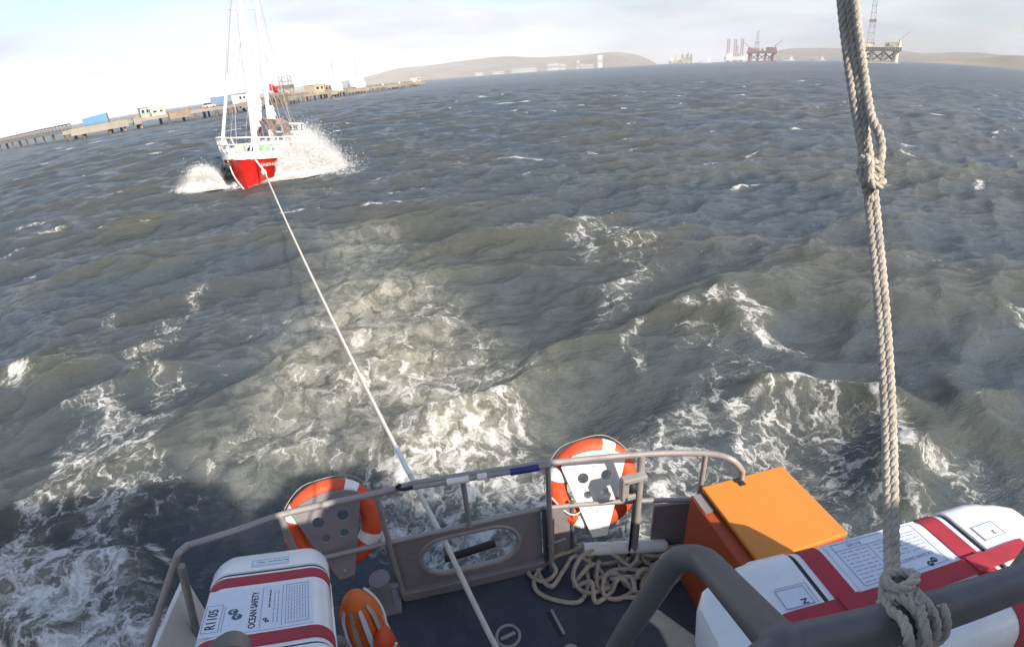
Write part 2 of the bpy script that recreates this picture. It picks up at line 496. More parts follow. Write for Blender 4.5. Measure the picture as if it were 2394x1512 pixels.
    foam = [  # capsules: from, to, width (m), strength
        ((1000, 1010), (1180, 985), 0.50, 0.62), ((1190, 1030), (1240, 980), 0.30, 0.62), ((1180, 940), (1180, 1020), 0.22, 0.72), ((960, 1090), (1250, 1150), 0.75, 0.80),
        ((1000, 1050), (1120, 1050), 0.4, 0.74), ((950, 1180), (1050, 1240), 0.7, 0.72), ((1120, 1170), (1240, 1200), 0.5, 0.72),
        ((880, 820), (1090, 820), 0.8, 0.50), ((850, 900), (1120, 900), 0.8, 0.56), ((700, 900), (900, 880), 0.6, 0.44),
        ((960, 700), (1060, 770), 0.8, 0.42), ((620, 760), (760, 760), 1.0, 0.34), ((870, 560), (1010, 600), 1.2, 0.30), ((640, 1000), (760, 1060), 0.6, 0.5), ((560, 1080), (760, 1090), 0.6, 0.42),
        ((470, 680), (390, 790), 0.28, 0.56), ((360, 790), (400, 910), 0.35, 0.52), ((340, 820), (330, 860), 0.3, 0.55),
        ((210, 930), (330, 1000), 0.45, 0.66), ((240, 980), (170, 1130), 0.55, 0.66), ((330, 1020), (310, 1160), 0.6, 0.60), ((170, 1150), (100, 1260), 0.5, 0.60),
        ((250, 1180), (270, 1290), 0.5, 0.60), ((60, 1280), (20, 1370), 0.4, 0.66), ((60, 1390), (220, 1400), 0.42, 0.86), ((180, 1400), (140, 1500), 0.4, 0.74), ((0, 1370), (40, 1500), 0.3, 0.7),
        ((230, 1500), (320, 1505), 0.3, 0.86), ((350, 1300), (380, 1330), 0.16, 0.85), ((280, 1350), (300, 1440), 0.3, 0.56), ((420, 1200), (300, 1090), 0.5, 0.42),
        ((1330, 520), (1500, 580), 0.9, 0.50), ((1370, 560), (1380, 610), 0.5, 0.52), ((1480, 590), (1520, 620), 0.5, 0.46), ((1500, 640), (1430, 700), 0.5, 0.54), ((1420, 720), (1370, 770), 0.25, 0.52),
        ((1610, 730), (1700, 740), 0.35, 0.58), ((1720, 740), (1860, 820), 0.28, 0.66), ((1650, 800), (1760, 870), 0.7, 0.46), ((1740, 880), (1640, 930), 0.5, 0.44), ((1640, 980), (1580, 1050), 0.5, 0.60),
        ((1500, 1040), (1640, 1000), 0.45, 0.58), ((1780, 950), (1900, 930), 0.20, 0.70), ((1900, 915), (2000, 940), 0.22, 0.84), ((2000, 950), (2060, 1060), 0.18, 0.72), ((1930, 960), (1990, 1100), 0.4, 0.60),
        ((1740, 970), (1820, 1100), 0.45, 0.56), ((1830, 1010), (1960, 1180), 0.75, 0.58), ((1600, 1080), (1700, 1120), 0.5, 0.52), ((2040, 1060), (2250, 1140), 0.32, 0.60), ((1900, 1150), (2100, 1200), 0.5, 0.50), ((1560, 1120), (1600, 1180), 0.4, 0.75), ((1400, 1240), (1460, 1260), 0.4, 0.6),
        ((1060, 380), (1250, 368), 0.28, 0.62), ((1160, 370), (1255, 372), 0.42, 0.86), ((1380, 355), (1450, 352), 0.3, 0.66), ((350, 338), (400, 328), 0.55, 0.92), ((1860, 298), (1880, 300), 0.5, 0.86), ((1165, 243), (1230, 238), 0.9, 0.95),
        ((1125, 226), (1140, 226), 0.9, 0.85), ((1110, 285), (1140, 282), 0.6, 0.8), ((1630, 390), (1680, 385), 0.4, 0.5), ((890, 340), (905, 338), 0.5, 0.7),
        ((110, 350), (330, 306), 0.9, 0.66), ((330, 305), (500, 275), 0.8, 0.6), ((650, 250), (800, 229), 1.3, 0.75), ((800, 229), (985, 203), 1.5, 0.7), ((10, 366), (50, 358), 0.8, 0.7), ((70, 356), (110, 348), 0.8, 0.8),
        ((470, 448), (820, 400), 0.8, 0.62), ((410, 447), (530, 430), 0.7, 0.75), ((540, 435), (660, 415), 0.5, 0.85), ((20, 900), (60, 900), 0.3, 0.75), ((250, 740), (270, 780), 0.3, 0.5), ((1480, 790), (1500, 880), 0.12, 0.5), ((2180, 610), (2300, 600), 0.6, 0.4), ((2380, 745), (2394, 760), 0.3, 0.55),
    ]
    for p, q, w, s in foam:
        e = capsule(gp(*p), gp(*q), max(w, 0.16) * 1.15)
        F = np.maximum(F, 0.85 * s * e ** 0.85)
    for i in range(70):                                   # small breaking crests on the open water
        d = math.exp(g.uniform(math.log(22), math.log(58))); a = g.uniform(-1.0, 1.2)
        x, y = d * math.sin(a), d * math.cos(a); l = g.uniform(0.2, 0.9); b = g.normal(0.15, 0.3)
        e = capsule((x - l * math.cos(b), y - l * math.sin(b)), (x + l * math.cos(b), y + l * math.sin(b)), g.uniform(0.12, 0.3))
        F = np.maximum(F, g.uniform(0.40, 0.72) * e)
    X0, Y0 = XS, YS
    FO = np.zeros_like(X0); AE = np.zeros_like(X0)
    FO[:nn] = F; AE[:nn] = np.clip(aer, 0, 1)
    FO = np.maximum(FO, 0.45 * np.clip((J - 0.80) / 0.4, 0, 1))
    far = g.uniform(0, 1, (260, 6))
    for row in far:                                       # distant whitecaps
        d = math.exp(math.log(58) + row[0] * math.log(700 / 58)); a = -0.75 + 1.9 * row[1]
        i = int(np.searchsorted(R, d)); j = int(np.searchsorted(A, a))
        wj = max(1, int((0.3 + 1.3 * row[2] ** 2) / (d * (A[1] - A[0])))); wi = 1 + int(row[3] * 2)
        for ii in range(i, min(nr, i + wi)):
            sh = int((ii - i) * (row[4] - 0.5) * 4)
            FO[ii, max(0, j - wj + sh):min(na, j + wj + sh)] = 0.40 + 0.55 * row[5]
    Hh = np.clip(Z / 0.5 + 0.5, 0, 1)
    me = bpy.data.meshes.new('sea')
    verts = np.stack([X, Y, Z], -1).reshape(-1, 3).astype(np.float32)
    idx = np.arange(nr * na, dtype=np.int32).reshape(nr, na)
    quads = np.stack([idx[:-1, :-1], idx[:-1, 1:], idx[1:, 1:], idx[1:, :-1]], -1).reshape(-1, 4)[:, ::-1]
    # the rest of the water behind the boat: a coarse flat fan, same sheet
    base = len(verts)
    A2 = np.radians(np.linspace(83, 277, 40)); R2 = np.array([2.2, 8, 30, 120, 600, 3000, R[-1]])
    rr, aa = np.meshgrid(R2, A2, indexing='ij')
    v2 = np.stack([rr * np.sin(aa), rr * np.cos(aa), np.zeros_like(rr)], -1).reshape(-1, 3)
    i2 = base + np.arange(rr.size, dtype=np.int32).reshape(rr.shape)
    q2 = np.stack([i2[:-1, :-1], i2[:-1, 1:], i2[1:, 1:], i2[1:, :-1]], -1).reshape(-1, 4)[:, ::-1]
    verts = np.concatenate([verts, v2.astype(np.float32)])
    quads = np.concatenate([quads, q2]).astype(np.int32)
    me.vertices.add(len(verts)); me.vertices.foreach_set('co', verts.ravel())
    me.loops.add(quads.size); me.loops.foreach_set('vertex_index', quads.ravel())
    me.polygons.add(len(quads)); me.polygons.foreach_set('loop_start', np.arange(0, quads.size, 4, dtype=np.int32))
    me.polygons.foreach_set('use_smooth', np.ones(len(quads), bool))
    me.update(calc_edges=True)
    pad = np.zeros(len(v2), np.float32)
    for nm, arr in (('foam', FO), ('aerated', AE), ('height', Hh), ('chop', np.repeat((0.05 + 0.75 * np.sqrt(lost))[:, None], na, 1))):
        at = me.attributes.new(nm, 'FLOAT', 'POINT')
        at.data.foreach_set('value', np.concatenate([arr.ravel().astype(np.float32), pad]))
    o = bpy.data.objects.new('sea', me); COL.objects.link(o)
    tag(o, kind='structure')
    # --- material
    m = bpy.data.materials.new('sea_water'); m.use_nodes = True
    nd, lk = m.node_tree.nodes, m.node_tree.links
    b = nd['Principled BSDF']
    geo = N(nd, 'ShaderNodeNewGeometry')
    def attr(n):
        return N(nd, 'ShaderNodeAttribute', attribute_name=n).outputs['Fac']
    fo, ae, hh = attr('foam'), attr('aerated'), attr('height')
    def math_(op, a, b_, clamp=False):
        n = N(nd, 'ShaderNodeMath', operation=op); n.use_clamp = clamp
        for i, x in enumerate((a, b_)):
            if x is None: continue
            if isinstance(x, (int, float)): n.inputs[i].default_value = x
            else: lk.new(x, n.inputs[i])
        return n.outputs[0]
    def rngm(x, a, b_, c, d, smooth=True):
        n = N(nd, 'ShaderNodeMapRange', i_1=a, i_2=b_, i_3=c, i_4=d)
        if smooth: n.interpolation_type = 'SMOOTHSTEP'
        lk.new(x, n.inputs[0]); return n.outputs[0]
    def noise(scale, detail=4.0, rough=0.55, vec=None, dist=0.0):
        n = N(nd, 'ShaderNodeTexNoise', i_Scale=scale, i_Detail=detail, i_Roughness=rough, i_Distortion=dist)
        lk.new(vec if vec is not None else geo.outputs['Position'], n.inputs['Vector']); return n
    # wind-stretched coordinates for ripples
    mpn = N(nd, 'ShaderNodeMapping'); mpn.inputs['Rotation'].default_value = (0, 0, R_(14)); mpn.inputs['Scale'].default_value = (0.34, 1.0, 1.0)
    lk.new(geo.outputs['Position'], mpn.inputs['Vector'])
    r1 = noise(2.3, 5, 0.62, mpn.outputs[0], 0.5).outputs['Fac']
    r2 = noise(9.0, 4, 0.6, mpn.outputs[0], 0.6).outputs['Fac']
    r3 = noise(26.0, 3, 0.6, mpn.outputs[0], 0.5).outputs['Fac']
    r0 = noise(0.55, 4, 0.55, mpn.outputs[0], 0.3).outputs['Fac']
    # foam lace
    wv = noise(1.7, 5, 0.6)
    wadd = N(nd, 'ShaderNodeVectorMath', operation='MULTIPLY_ADD'); wadd.inputs[1].default_value = (0.85, 0.85, 0.0)
    lk.new(wv.outputs['Color'], wadd.inputs[0]); lk.new(geo.outputs['Position'], wadd.inputs[2])
    wv2 = noise(7.0, 4, 0.6)
    wadd2 = N(nd, 'ShaderNodeVectorMath', operation='MULTIPLY_ADD'); wadd2.inputs[1].default_value = (0.22, 0.22, 0.0)
    lk.new(wv2.outputs['Color'], wadd2.inputs[0]); lk.new(wadd.outputs[0], wadd2.inputs[2])
    flat = N(nd, 'ShaderNodeVectorMath', operation='MULTIPLY'); flat.inputs[1].default_value = (1.0, 0.8, 0.0)
    lk.new(wadd2.outputs[0], flat.inputs[0])
    def vor(scale):
        n = N(nd, 'ShaderNodeTexVoronoi', i_Scale=scale); n.feature = 'DISTANCE_TO_EDGE'
        lk.new(flat.outputs[0], n.inputs['Vector']); return n.outputs['Distance']
    l1 = rngm(vor(2.1), 0.0, 0.16, 1.0, 0.0)
    l2 = rngm(vor(5.5), 0.0, 0.20, 1.0, 0.0)
    nf = noise(3.2, 8, 0.68, flat.outputs[0], 0.4).outputs['Fac']
    ng = noise(22.0, 4, 0.6, flat.outputs[0]).outputs['Fac']
    lace = math_('ADD', math_('ADD', math_('MULTIPLY', l1, 0.15), math_('MULTIPLY', l2, 0.17)), math_('ADD', math_('MULTIPLY', nf, 0.85), math_('MULTIPLY', ng, 0.44)))
    fsum = math_('ADD', lace, math_('MULTIPLY', fo, 0.80))
    gate = rngm(fo, 0.03, 0.30, 0.0, 1.0)
    fmask = math_('MULTIPLY', rngm(fsum, 1.10, 1.56, 0.0, 1.0), gate, True)
    # water colour
    def mix(f, a, b_):
        n = N(nd, 'ShaderNodeMix', data_type='RGBA')
        if isinstance(f, (int, float)): n.inputs['Factor'].default_value = f
        else: lk.new(f, n.inputs['Factor'])
        for key, x in (('A', a), ('B', b_)):
            if isinstance(x, tuple): n.inputs[key].default_value = (*x, 1)
            else: lk.new(x, n.inputs[key])
        return n.outputs['Result']
    big = noise(0.09, 3, 0.5).outputs['Fac']
    deep = mix(rngm(big, 0.38, 0.62, 0, 1), (0.054, 0.070, 0.084), (0.064, 0.069, 0.066))
    col = mix(math_('MULTIPLY', rngm(hh, 0.62, 1.1, 0.0, 1.0), 0.42), deep, (0.090, 0.088, 0.054))
    milk = mix(rngm(nf, 0.32, 0.68, 0, 1), (0.15, 0.15, 0.11), (0.46, 0.45, 0.38))
    col = mix(math_('MULTIPLY', math_('MULTIPLY', ae, 0.85), rngm(nf, 0.25, 0.6, 0.35, 1.0)), col, milk)
    col = mix(math_('MULTIPLY', rngm(fo, 0.1, 0.8, 0.0, 0.45), rngm(fsum, 0.8, 1.25, 0.0, 1.0)), col, (0.24, 0.24, 0.20))
    col = mix(fmask, col, (0.78, 0.78, 0.77))
    lk.new(col, b.inputs['Base Color'])
    rg_ = N(nd, 'ShaderNodeMix', data_type='FLOAT'); lk.new(fmask, rg_.inputs['Factor']); lk.new(attr('chop'), rg_.inputs['A']); rg_.inputs['B'].default_value = 0.8
    lk.new(rg_.outputs['Result'], b.inputs['Roughness'])
    b.inputs['IOR'].default_value = 1.333
    b.inputs['Subsurface Weight'].default_value = 1.0
    b.inputs['Subsurface Radius'].default_value = (1.0, 1.0, 0.8)
    b.inputs['Subsurface Scale'].default_value = 0.55
    b.subsurface_method = 'BURLEY'
    hsum = math_('ADD', math_('ADD', math_('MULTIPLY', r1, 0.26), math_('MULTIPLY', r3, 0.050)), math_('MULTIPLY', r2, 0.125))
    hsum = math_('ADD', hsum, math_('MULTIPLY', r0, 0.20))
    hsum = math_('ADD', hsum, math_('MULTIPLY', fmask, 0.06))
    hsum = math_('ADD', hsum, math_('MULTIPLY', math_('MULTIPLY', ae, nf), 0.12))
    bp = N(nd, 'ShaderNodeBump', i_Strength=0.85, i_Distance=1.0)
    lk.new(hsum, bp.inputs['Height']); lk.new(bp.outputs[0], b.inputs['Normal'])
    me.materials.append(m)
    return o
make_sea()

# ------------------------------------------------------------------ hills beyond the firth
def hills(name, pts, dist, depth, mat):
    """pts: (u, v) skyline pixels; a ridge of real height at about `dist` metres with slopes in front and behind"""
    sky = []
    for u, v in pts:
        d = ray(u, v); h = math.hypot(d.x, d.y)
        sky.append((d.x / h, d.y / h, max(3.0, CAM_POS.z + dist * d.z / h)))
    P = smooth_path([Vector(p) for p in sky], 10)
    g = np.random.default_rng(3)
    rings = []
    T = [(-1.0, 0.0), (-0.85, 0.10), (-0.6, 0.38), (-0.35, 0.70), (-0.15, 0.92), (0.0, 1.0), (0.4, 0.8), (1.0, 0.0)]
    ns = np.cumsum(g.normal(0, 1, len(P))); ns -= np.linspace(ns[0], ns[-1], len(P))
    for i, p in enumerate(P):
        ring = []
        for k, (t, h) in enumerate(T):
            dd = dist + t * depth * (0.9 + 0.1 * math.sin(i * 0.21))
            z = p.z * h * (1 + (0.03 * g.normal() if 0 < k < 5 else 0)) if h else -4
            ring.append(Vector((p.x * dd, p.y * dd, z)))
        rings.append(ring)
    o = MB().loft(rings, closed=False, cap=False).build(name, mat, None, 80)
    return tag(o, kind='structure')

def hill_mat(name, c1, c2, c3):
    m = bpy.data.materials.new(name); m.use_nodes = True
    nd, lk = m.node_tree.nodes, m.node_tree.links
    b = nd['Principled BSDF']; b.inputs['Roughness'].default_value = 0.95
    t = N(nd, 'ShaderNodeNewGeometry')
    v1 = N(nd, 'ShaderNodeTexNoise', i_Scale=0.0022, i_Detail=6.0); lk.new(t.outputs['Position'], v1.inputs['Vector'])
    v2 = N(nd, 'ShaderNodeTexVoronoi', i_Scale=0.006); lk.new(t.outputs['Position'], v2.inputs['Vector'])
    r = N(nd, 'ShaderNodeValToRGB'); e = r.color_ramp.elements
    e[0].position = 0.38; e[0].color = (*c1, 1); e[1].position = 0.62; e[1].color = (*c3, 1)
    x = e.new(0.5); x.color = (*c2, 1)
    mx = N(nd, 'ShaderNodeMix', data_type='FLOAT'); mx.inputs['Factor'].default_value = 0.3
    sepc = N(nd, 'ShaderNodeSeparateColor'); lk.new(v2.outputs['Color'], sepc.inputs[0])
    lk.new(v1.outputs['Fac'], mx.inputs['A']); lk.new(sepc.outputs[0], mx.inputs['B'])
    lk.new(mx.outputs['Result'], r.inputs[0]); lk.new(r.outputs[0], b.inputs['Base Color'])
    return m
mh1 = hill_mat('moorland', (0.15, 0.135, 0.12), (0.175, 0.16, 0.135), (0.21, 0.185, 0.15))
mh2 = hill_mat('farmland_hill', (0.20, 0.15, 0.12), (0.18, 0.19, 0.12), (0.27, 0.20, 0.15))
hills('hill', [(300, 285), (440, 250), (560, 228), (700, 203), (800, 190), (870, 176), (930, 160), (1000, 153), (1100, 140), (1180, 132), (1250, 134), (1330, 131), (1390, 126), (1440, 122), (1490, 129), (1520, 141), (1535, 149)], 5200, 1500, mh1)
hills('hill', [(1795, 138), (1815, 121), (1850, 114), (1930, 113), (1990, 114), (2060, 114), (2110, 119), (2160, 125), (2220, 123), (2290, 123), (2340, 128), (2420, 131), (2520, 140)], 5800, 1400, mh1)
hills('hill', [(2120, 146), (2200, 138), (2290, 136), (2360, 131), (2440, 134), (2560, 142)], 3600, 400, mh2)

# ------------------------------------------------------------------ helpers for distant things: a local frame facing the camera
def site(u, v, dist):
    """ground point on the water in direction (u, v) at the given distance, and the across / away vectors"""
    d = ray(u, v); h = math.hypot(d.x, d.y)
    away = Vector((d.x / h, d.y / h, 0)); across = Vector((away.y, -away.x, 0))
    return away * dist, across, away

def local(loc, across):
    return (0, 0, math.atan2(across.y, across.x))

# ------------------------------------------------------------------ oil rigs at anchor
def derrick(mb, x, y, z0, z1, w0, w1, n=9, r=0.5):
    cs = []
    for i in range(n + 1):
        t = i / n; w = w0 + (w1 - w0) * t; z = z0 + (z1 - z0) * t
        cs.append([Vector((x + sx * w / 2, y + sy * w / 2, z)) for sx, sy in ((-1, -1), (1, -1), (1, 1), (-1, 1))])
    for k in range(4):
        mb.tube([c[k] for c in cs], r, 5)
        for i in range(n):
            mb.tube([cs[i][k], cs[i + 1][(k + 1) % 4]], r * 0.5, 4)
            mb.tube([cs[i][k], cs[i][(k + 1) % 4]], r * 0.5, 4)

def semi_sub(u, v, dist, label, mats, s=1.0, dh=75, group=None, name='oil_rig'):
    loc, ac, aw = site(u, v, dist)
    e = empty(name, loc, label, 'oil rig', group, local(loc, ac))
    body, dark, top = mats
    for y in (-22 * s, 22 * s):
        MB().loft([[Vector((x, y + yy, z)) for yy, z in ((-7 * s, -2), (7 * s, -2), (7 * s, 3.0 * s), (-7 * s, 3.0 * s))] for x in (-44 * s, 44 * s)]).build('pontoon', body, e, 30)
    for x in (-34 * s, -11 * s, 11 * s, 34 * s):
        for y in (-22 * s, 22 * s):
            MB().tube([(x, y, 0), (x, y, 24 * s)], (5.4 if abs(x) > 20 * s else 3.4) * s, 12).build('column', body, e)
    br = MB()
    for x in (-34, -11, 11):
        for y in (-22, 22):
            br.tube([(x * s, y * s, 4 * s), ((x + 23) * s, y * s, 23 * s)], 1.3 * s, 6)
            br.tube([((x + 23) * s, y * s, 4 * s), (x * s, y * s, 23 * s)], 1.3 * s, 6)
    for x in (-34, 34):
        br.tube([(x * s, -22 * s, 5 * s), (x * s, 22 * s, 5 * s)], 1.2 * s, 6)
    br.build('bracing', dark, e)
    d = MB().box((0, 0, 28 * s), (88 * s, 62 * s, 8 * s)).box((30 * s, -4 * s, 36 * s), (24 * s, 40 * s, 8 * s)).box((-26 * s, 4 * s, 35 * s), (20 * s, 46 * s, 6 * s))
    d.build('deck', top, e, 30, bevel=0.6 * s)
    d = MB()
    g = random.Random(5)
    for i in range(16):
        w = g.uniform(4, 13) * s
        d.box((g.uniform(-38, 36) * s, g.uniform(-26, 26) * s, (33 + g.uniform(0, 5)) * s), (w, w * 0.8, g.uniform(4, 11) * s))
    each(d, 'deck_house', top, e, 30)
    st = MB()
    for x in np.linspace(-42, 42, 22): st.box((x * s, -31.3 * s, 28 * s), (1.6 * s, 0.6 * s, 7 * s))
    st.build('side_framing', dark, e)
    dk = MB(); derrick(dk, -16 * s, 0, 32 * s, (32 + dh) * s, 13 * s, 5 * s, 9, 0.55 * s)
    dk.box((-16 * s, 0, (32 + dh * 0.42) * s), (14 * s, 12 * s, 4 * s)).box((-16 * s, 0, 36 * s), (18 * s, 16 * s, 9 * s))
    dk.build('derrick', m_rigsteel, e)
    cr = MB()
    for x, y, ang in ((38, -24, 0.9), (-40, 20, 2.3)):
        cr = MB().tube([(x * s, y * s, 32 * s), (x * s, y * s, 46 * s)], 1.6 * s, 8)
        cr.tube([(x * s, y * s, 45 * s), (x * s + math.cos(ang) * 26 * s, y * s, 45 * s + math.sin(ang) * 20 * s)], 0.8 * s, 6)
        cr.build('deck_crane', top, e)
    return e
semi_sub(2047, 152, 980, 'pale oil rig on columns with tall derrick, partly behind the hanging rope', (m_rigwhite, m_rigdark, m_rigwhite), 0.74, 118)
semi_sub(1779, 148, 2300, 'red oil rig with a central derrick at the left end of the right hill', (m_rigred, m_rigred, m_rigred), 1.22, 58)

def jackup(u, v, dist, label, s, legh, mats):
    loc, ac, aw = site(u, v, dist)
    e = empty('jack_up_rig', loc, label, 'oil rig', None, local(loc, ac))
    hull = MB().loft([[Vector((x * s, y * s, z * s)) for x, y in ((-26, -22), (26, -22), (30, 0), (10, 28), (-10, 28), (-30, 0))] for z in (6, 17)])
    hull.build('hull', mats[0], e, 30)
    hs = MB().box((-14 * s, -8 * s, 22 * s), (18 * s, 24 * s, 10 * s)).box((16 * s, -4 * s, 20 * s), (14 * s, 16 * s, 7 * s)).box((-20 * s, -10 * s, 29 * s), (8 * s, 10 * s, 5 * s))
    each(hs, 'deck_house', mats[1], e, 30)
    for x, y in ((-20, -14), (20, -14), (0, 20)):
        lg = MB(); derrick(lg, x * s, y * s, -2, legh * s, 7 * s, 7 * s, 11, 0.7 * s)
        lg.build('lattice_leg', mats[2], e)
    dk = MB(); derrick(dk, 6 * s, -18 * s, 18 * s, 48 * s, 9 * s, 3 * s, 6, 0.6 * s); dk.build('derrick', mats[2], e)
    return e
jackup(1716, 149, 2500, 'white jack-up rig with three thin legs left of the red rig', 1.35, 68, (m_farwhite, m_farwhite, m_rigred))
jackup(1605, 149, 3000, 'small yellow rig with a short mast, right of the two yellow rigs', 1.1, 42, (m_yellow, m_yellow, m_rigdark))
jackup(1577, 149, 3000, 'small yellow rig farthest left of all the distant rigs', 0.95, 22, (m_yellow, m_farwhite, m_yellow))

def ship(u, v, dist, L, label, hull_m, top_m, group=None):
    loc, ac, aw = site(u, v, dist)
    e = empty('ship', loc, label, 'ship', group, local(loc, ac))
    rings = []
    for t in (0, 0.08, 0.25, 0.8, 1.0):
        w = 0.085 * L * min(1, 0.15 + t * 4); x = (t - 0.5) * L; h = 0.10 * L + (0.03 * L if t < 0.2 else 0)
        rings.append([Vector((x, -w, -1)), Vector((x, w, -1)), Vector((x, w * 1.15, h)), Vector((x, -w * 1.15, h))])
    MB().loft(rings).build('hull', hull_m, e, 30)
    mbs = MB().box((0.26 * L, 0, 0.16 * L), (0.2 * L, 0.14 * L, 0.14 * L)).box((0.27 * L, 0, 0.25 * L), (0.1 * L, 0.12 * L, 0.05 * L)).tube([(0.27 * L, 0, 0.25 * L), (0.27 * L, 0, 0.4 * L)], 0.008 * L, 5).tube([(-0.2 * L, 0, 0.1 * L), (-0.2 * L, 0, 0.27 * L)], 0.008 * L, 5); each(mbs, 'deck_house', top_m, e, 30)
for i, (u, L, lb) in enumerate([(1838, 70, 'white ship low in front of the right hill, nearest the red rig'), (1912, 60, 'white ship low on the water close left of the hanging rope'), (1650, 60, 'white ship on the horizon between yellow and white rigs'), (1740, 80, 'white vessel moored between the white jack-up and the red rig')]):
    ship(u, 149, 2700 + 60 * i, L, lb, m_farwhite, m_farwhite, 'ships moored on the horizon')

# ------------------------------------------------------------------ buildings on the far shore
def far_building(u, v, dist, w, d, h, label, mat, roof=0.0, cat='building', name='shore_building'):
    w, d, h, roof = w * 0.77, d * 0.77, h * 0.77, roof * 0.77
    loc, ac, aw = site(u, v, dist)
    e = empty(name, loc, label, cat, 'buildings on the far shore', local(loc, ac))
    MB().box((0, 0, h / 2 - 1), (w, d, h + 2)).build('wall', mat, e, 0)
    if roof:
        MB().loft([[Vector((x, -d / 2 - 1, h)), Vector((x, d / 2 + 1, h)), Vector((x, 0, h + roof))] for x in (-w / 2 - 1, w / 2 + 1)]).build('roof', m_greygreen, e, 0)
    else:
        MB().box((0, 0, h + 0.6), (w * 1.02, d * 1.02, 1.2)).build('roof', m_farwhite, e, 0)
    wn_ = MB()
    for i in range(max(2, int(w / 12))):
        wn_.box((-w / 2 + (i + 0.5) * w / max(2, int(w / 12)), -d / 2 - 0.1, h * 0.55), (w / max(2, int(w / 12)) * 0.4, 0.4, h * 0.3))
    each(wn_, 'window', m_glass, e, 0)
far_building(1403, 152, 3300, 34, 34, 84, 'tall white tower standing alone on the far shore', m_farwhite, cat='tower', name='shore_tower')
far_building(1294, 160, 3300, 90, 40, 44, 'large pale block left of the tower on the far shore', m_farwall)
far_building(1316, 158, 3300, 40, 40, 36, 'small pale block touching the large pale block', m_farwall)
far_building(1352, 156, 3300, 22, 26, 58, 'slim white block between the pale blocks and the tower', m_farwall)
far_building(1372, 155, 3300, 100, 40, 22, 'low long shed between the slim block and the tower', m_farwall, 6)
far_building(1225, 164, 3300, 190, 60, 22, 'very long low white shed at the foot of the hill', m_farwall, 6)
far_building(1165, 168, 3300, 90, 50, 14, 'low cream shed left of the long white shed', m_farwall, 5)
far_building(1120, 172, 3300, 60, 40, 18, 'small cream building at the left end of the far shore row', m_farwall, 5)

# ------------------------------------------------------------------ the jetty
J_TOP, J_TH = 3.05, 1.0
JP = [site(u_, v_, d_)[0] for u_, v_, d_ in ((158, 330, 205), (280, 310, 203), (420, 288, 206), (510, 272, 214), (600, 255, 238), (700, 238, 290), (800, 226, 325), (900, 212, 385), (985, 200, 470))]
def jet_at(s):
    L = [0]
    for i in range(1, len(JP)): L.append(L[-1] + (JP[i] - JP[i - 1]).length)
    s = max(0, min(L[-1], s))
    for i in range(1, len(JP)):
        if s <= L[i] + 1e-6:
            t = (s - L[i - 1]) / (L[i] - L[i - 1]); d = (JP[i] - JP[i - 1]).normalized()
            return JP[i - 1].lerp(JP[i], t), d, Vector((d.y, -d.x, 0)), L[-1]
jet = empty('jetty', JP[0], 'long weathered concrete jetty on dark piles behind the red yacht', 'jetty')
def s_px(u, v):
    d = ray(u, v); best = (9, 0)
    for i in range(1201):
        s_ = jet_at(0)[3] * i / 1200; p = jet_at(s_)[0]
        best = min(best, (abs(math.atan2(p.x, p.y) - math.atan2(d.x, d.y)), s_))
    return best[1]
jinv = lambda p: Vector(p) - JP[0]
JL = jet_at(0)[3]
rings = []
g = random.Random(3)
for i in range(61):
    p, d, n, _ = jet_at(JL * i / 60)
    p = jinv(p)
    rings.append([p + n * 4 + Vector((0, 0, J_TOP)), p - n * 4 + Vector((0, 0, J_TOP)), p - n * 4 + Vector((0, 0, J_TOP - J_TH)), p + n * 4 + Vector((0, 0, J_TOP - J_TH))])
MB().loft(rings).build('deck_slab', m_conc, jet, 30)
# heavier fendered berths standing out from the slab
for u0, u1, h in ((158, 282, 2.7), (300, 315, 3.0), (385, 420, 2.0), (545, 590, 2.0), (640, 672, 3.2), (760, 775, 3.0), (800, 850, 2.4), (895, 930, 2.6), (960, 985, 2.6)):
    s0, s1 = s_px(u0, 260), s_px(u1, 250)
    rr = []
    for i in range(7):
        p, d, n, _ = jet_at(s0 + (s1 - s0) * i / 6); p = jinv(p)
        hh_ = min(h, 1.75)
        rr.append([p + n * 5.5 + Vector((0, 0, J_TOP + 0.3)), p + n * 3.0 + Vector((0, 0, J_TOP + 0.3)), p + n * 3.0 + Vector((0, 0, J_TOP - hh_)), p + n * 5.5 + Vector((0, 0, J_TOP - hh_))])
    MB().loft(rr).build('berth_face', m_conc if u0 != 385 else m_rust, jet, 30)
npile = 0
s = 2.0
while s < JL and npile < 94:
    p, d, n, _ = jet_at(s); p = jinv(p)
    for side in ((4.3, -3.6) if npile < 70 else (4.3,)):
        q = p + n * side + d * g.uniform(-0.6, 0.6)
        MB().tube([q + Vector((0, 0, -1.5)), q + Vector((0, 0, J_TOP - J_TH))], g.uniform(0.34, 0.55), 8).build('pile', m_timber if g.random() < 0.7 else m_rust, jet)
        npile += 1
    s += g.choice((3.2, 3.6, 5.0, 8.0))
rl = MB()
for k in (0.55, 1.05):
    rl.tube([jinv(jet_at(JL * i / 60)[0]) + jet_at(JL * i / 60)[2] * 3.9 + Vector((0, 0, J_TOP + k)) for i in range(61)], 0.05, 4)
for i in range(100):
    p, d, n, _ = jet_at(JL * i / 99); p = jinv(p) + n * 3.9
    rl.tube([p + Vector((0, 0, J_TOP)), p + Vector((0, 0, J_TOP + 1.05))], 0.05, 4)
rl.build('railing', m_rust, jet)
